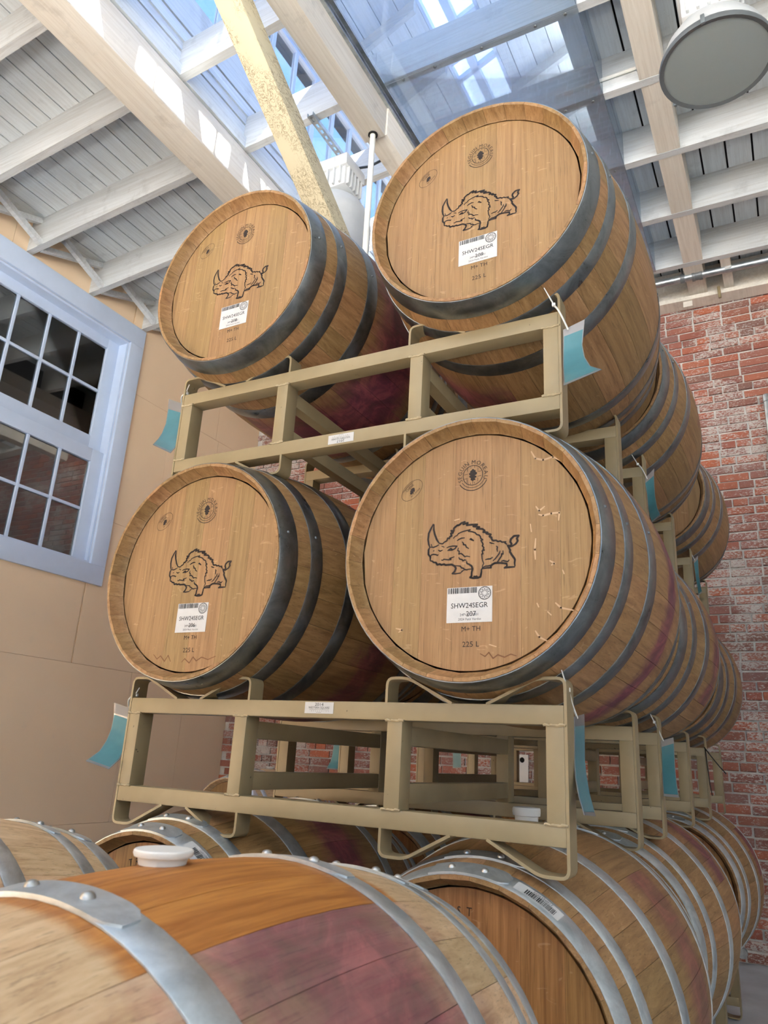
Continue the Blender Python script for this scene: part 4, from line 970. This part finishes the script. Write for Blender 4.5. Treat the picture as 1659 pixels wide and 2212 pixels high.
# ------------------------------------------------------------------ lamps, pipes and small fittings
def highbay(label, c, R0, hang, cordpts=None, skirt=0.0):
    """c: centre of the rim; hang: height of the hook's top"""
    t = thing('high_bay_lamp', label, 'lamp', c, 'high bay lamps under the roof')
    H0 = R0*1.02
    prof = [(R0, 0.0), (R0*1.0, 0.012), (R0*0.975, H0*0.22), (R0*0.90, H0*0.44), (R0*0.76, H0*0.66), (R0*0.56, H0*0.84), (R0*0.42, H0*0.93), (R0*0.36, H0)]
    prof = [(R0*0.97, 0.0)]*(1 if skirt else 0)+[(r, z+skirt) for r, z in prof]; H0 += skirt
    MB().lathe(prof, 48).lathe([(r-0.004, z) for r, z in prof], 48).build('reflector', M['lampgrey'], t, ang=60)
    MB().lathe([(R0*0.955, -0.002), (R0*1.035, -0.006), (R0*1.045, 0.006), (R0*1.03, 0.022), (R0*0.985, 0.020)], 48).build('rim', M['rimgrey'], t)
    MB().lathe([(R0*0.98, 0.002), (R0*0.6, -0.004), (0.0, -0.006)], 48).build('lens', M['lens'], t, ang=60)
    MB().lathe([(0.0, -0.0), (0.03, 0.01), (0.045, 0.06), (0.04, 0.12), (0.022, 0.17)], 20).build('bulb', M['lens'], t, (0, 0, 0.03), ang=60)
    for k in range(3):
        a = 2*PI*k/3+0.4; MB().box(-0.008, 0.008, -0.004, 0.006, -0.012, 0.035, 0.002).build('rim_clip', M['galv'], t, (R0*1.045*math.cos(a), R0*1.045*math.sin(a), 0)).rotation_euler = (0, 0, a-PI/2)
    hw = R0*0.52; hz = H0; hh = R0*0.95
    hs = t.copy() if False else MB().box(-hw, hw, -hw*0.8, hw*0.8, hz, hz+hh*0.62, 0.012).box(-hw*1.12, hw*1.12, -hw*0.92, hw*0.92, hz+hh*0.60, hz+hh, 0.014).build('ballast_housing', M['white'], t)
    for k in range(5):
        xx = -hw*0.75+hw*1.5*k/4
        MB().box(xx-0.006, xx+0.006, -hw*0.8-0.018, -hw*0.8+0.002, hz+0.01, hz+hh*0.6, 0.002).build('cooling_rib', M['white'], t)
        MB().box(hw-0.002, hw+0.018, xx*0.8-0.006, xx*0.8+0.006, hz+0.01, hz+hh*0.6, 0.002).build('cooling_rib', M['white'], t)
    MB().box(-hw*0.5, hw*0.4, -hw*0.92-0.003, -hw*0.9, hz+hh*0.70, hz+hh*0.92, 0.002).build('rating_plate', M['white'], t)
    top = hz+hh; hk = hang-c[2]
    MB().tube([(0, 0, top), (0, 0, top+0.02), (0.014, 0, top+0.035), (0.014, 0, top+0.055), (0, 0, top+0.065), (0, 0, max(top+0.07, hk))], 0.005, 8).build('hook', M['galv'], t)
    if cordpts: MB().tube([Vector(p)-Vector(c) for p in cordpts], 0.008, 8).build('power_cord', M['cord'], t)
    return t
highbay('large grey high bay lamp with frosted lens at the upper right', (1.524, 1.287, 3.051), 0.222, zr(1.52)+0.02, [(1.58, 1.30, 3.60), (1.66, 1.30, 3.66), (1.74, 1.30, 3.64), (1.78, 1.31, 3.58)])
highbay('white high bay lamp behind the brace, under the slotted steel channel', (-0.675, 1.66, 2.955), 0.235, 3.80, [(-0.60, 1.70, 3.68), (-0.48, 1.72, 3.67), (-0.30, 1.72, 3.70)], 0.25)
# slotted channel that carries the middle lamp
t = thing('strut_channel', 'slotted steel channel fixed under two rafters, holding the middle lamp', 'channel', (-0.685, 1.64, zl(-0.685)-0.03))
ch = MB(); y0, y1 = -0.31, 0.32
ch.box(-0.021, -0.018, y0, y1, 0.0, 0.026).box(0.018, 0.021, y0, y1, 0.0, 0.026).box(-0.018, -0.008, y0, y1, 0, 0.003).box(0.008, 0.018, y0, y1, 0, 0.003)
yy = y0
while yy < y1-0.01:
    ch.box(-0.008, 0.008, yy, min(yy+0.022, y1), 0, 0.003); yy += 0.05
ch.build('channel_profile', M['galv'], t, smooth=False)
for yy in (y0+0.015, y1-0.015): MB().lathe([(0, -0.006), (0.008, -0.005), (0.009, 0.0)], 10).build('bolt_head', M['rimgrey'], t, (0, yy, 0.0))
# white conduit dropping from the middle beam
t = thing('conduit_drop', 'thin white pipe hanging down from the middle roof beam', 'pipe', (-0.262, 1.39, 2.3))
MB().tube([(0, 0, 1.235), (0.004, 0, 0.6), (0.010, 0, 0.0)], 0.0165, 14).build('pipe_shaft', M['pipewhite'], t)
MB().lathe([(0.0, -0.03), (0.022, -0.028), (0.022, 0.02), (0.017, 0.03)], 14).build('end_cap', M['pipewhite'], t, (0.010, 0, 0))
MB().lathe([(0.018, 1.222), (0.028, 1.224), (0.028, 1.231), (0.017, 1.234)], 14).build('escutcheon', M['dark'], t)
# grey cable from lamp to the conduit, sprinkler main on the right
t = thing('sprinkler_pipe', 'galvanised pipe with black coupling below the right rafters', 'pipe', (1.1, 3.93, 3.80))
MB().tube([(-0.75, 0, 0.045), (3.2, 0, -0.02)], 0.030, 20).build('pipe_shaft', M['galv'], t)
cp = MB()
for a, b, r_ in ((0.065, 0.085, 0.040), (0.085, 0.118, 0.036), (0.118, 0.140, 0.040)):
    cp.tube([(a, 0, 0.031), (b, 0, 0.030)], r_, 18)
cp.build('pipe_coupling', M['rimgrey'], t)
MB().tube([(-0.02, 0, 0.033), (0.012, 0, 0.032)], 0.037, 18).build('pipe_clamp', M['rimgrey'], t)
MB().tube([(-0.004, 0, 0.06), (-0.004, 0, 0.20)], 0.006, 8).build('hanger_rod', M['rimgrey'], t)
MB().box(-0.04, 0.03, 0.262, 0.272, -0.06, 0.03, 0.002).build('mount_plate', M['beam'], t)
MB().box(0.30, 0.345, -0.032, -0.026, 0.012, 0.034, 0).build('pipe_sticker', M['paper'], t)
MB().tube([(0.235, 0.20, 0.02), (0.238, 0.205, -0.08)], 0.012, 10).build('drain_nipple', M['rack'], t)
t = thing('wall_pipe', 'upright galvanised pipe in front of the bricks at the right edge', 'pipe', (1.575, 4.22, 1.6))
MB().tube([(0, 0, -2.5), (0, 0, 1.24)], 0.021, 16).build('pipe_shaft', M['galv'], t)
MB().lathe([(0.021, 1.20), (0.025, 1.205), (0.025, 1.255), (0.018, 1.265), (0, 1.266)], 16).build('pipe_cap', M['galv'], t)
for zz in (-0.6, 0.7):
    MB().box(-0.03, 0.03, 0.0, 0.10, -0.01, 0.01, 0.002).build('pipe_bracket', M['galv'], t, (0, 0.012, zz))
t = thing('pipe_stub', 'short shiny pipe stub sticking out of the bricks low at the right', 'pipe', (1.08, YB, -0.905))
MB().tube([(0, 0.02, 0), (0, -0.05, 0)], 0.026, 16).build('pipe_shaft', M['galv'], t)
MB().tube([(0, -0.045, 0), (0, -0.07, 0)], 0.030, 16).build('pipe_collar', M['galv'], t)
t = thing('wall_plate_cover', 'pale metal plate with a round hole on the back wall behind the racks', 'plate', (-0.355, YB-0.016, 0.10))
pl = MB(); hz_ = 0.075
ringv = [(0.02*math.cos(2*PI*k/16), 0.02*math.sin(2*PI*k/16)+hz_) for k in range(16)]
sq = []
for k in range(16):
    a = 2*PI*k/16; c_, s_ = math.cos(a), math.sin(a); m_ = max(abs(c_), abs(s_)); sq.append((0.05*c_/m_, 0.04*s_/m_+hz_))
for yv in (-0.006, 0.0):
    base = len(pl.v)
    pl.add([(x, yv, z) for x, z in ringv]+[(x, yv, z) for x, z in sq], [(k, (k+1) % 16, 16+(k+1) % 16, 16+k) for k in range(16)])
pl.add([(x, yv, z) for yv in (-0.006, 0.0) for x, z in ringv], [(k, (k+1) % 16, 16+(k+1) % 16, 16+k) for k in range(16)])
pl.box(-0.05, 0.05, -0.006, 0.0, -0.13, hz_-0.04)
pl.build('cover_plate', M['white'], t, smooth=False)
MB().disc(0.0195, 0).build('hole_back', M['dark'], t, (0, -0.001, hz_)).rotation_euler = (PI/2, 0, 0)
# white conduit clipped to a rafter on the right
t = thing('rafter_conduit', 'thin white conduit clipped to a rafter left of the big lamp', 'pipe', (0.95, JY[13], 3.9))
yb_ = min(JY, key=lambda v: abs(v-1.955))
t.location = (0.95, yb_, zr(0.95)+0.09)
MB().tube([(-0.3, -0.012, 0.006), (1.6, -0.012, -0.03)], 0.010, 10).build('pipe_shaft', M['pipewhite'], t)
MB().box(-0.006, 0.006, -0.026, 0.0, -0.018, 0.022, 0.002).build('pipe_clip', M['galv'], t, (0.17, 0, 0))
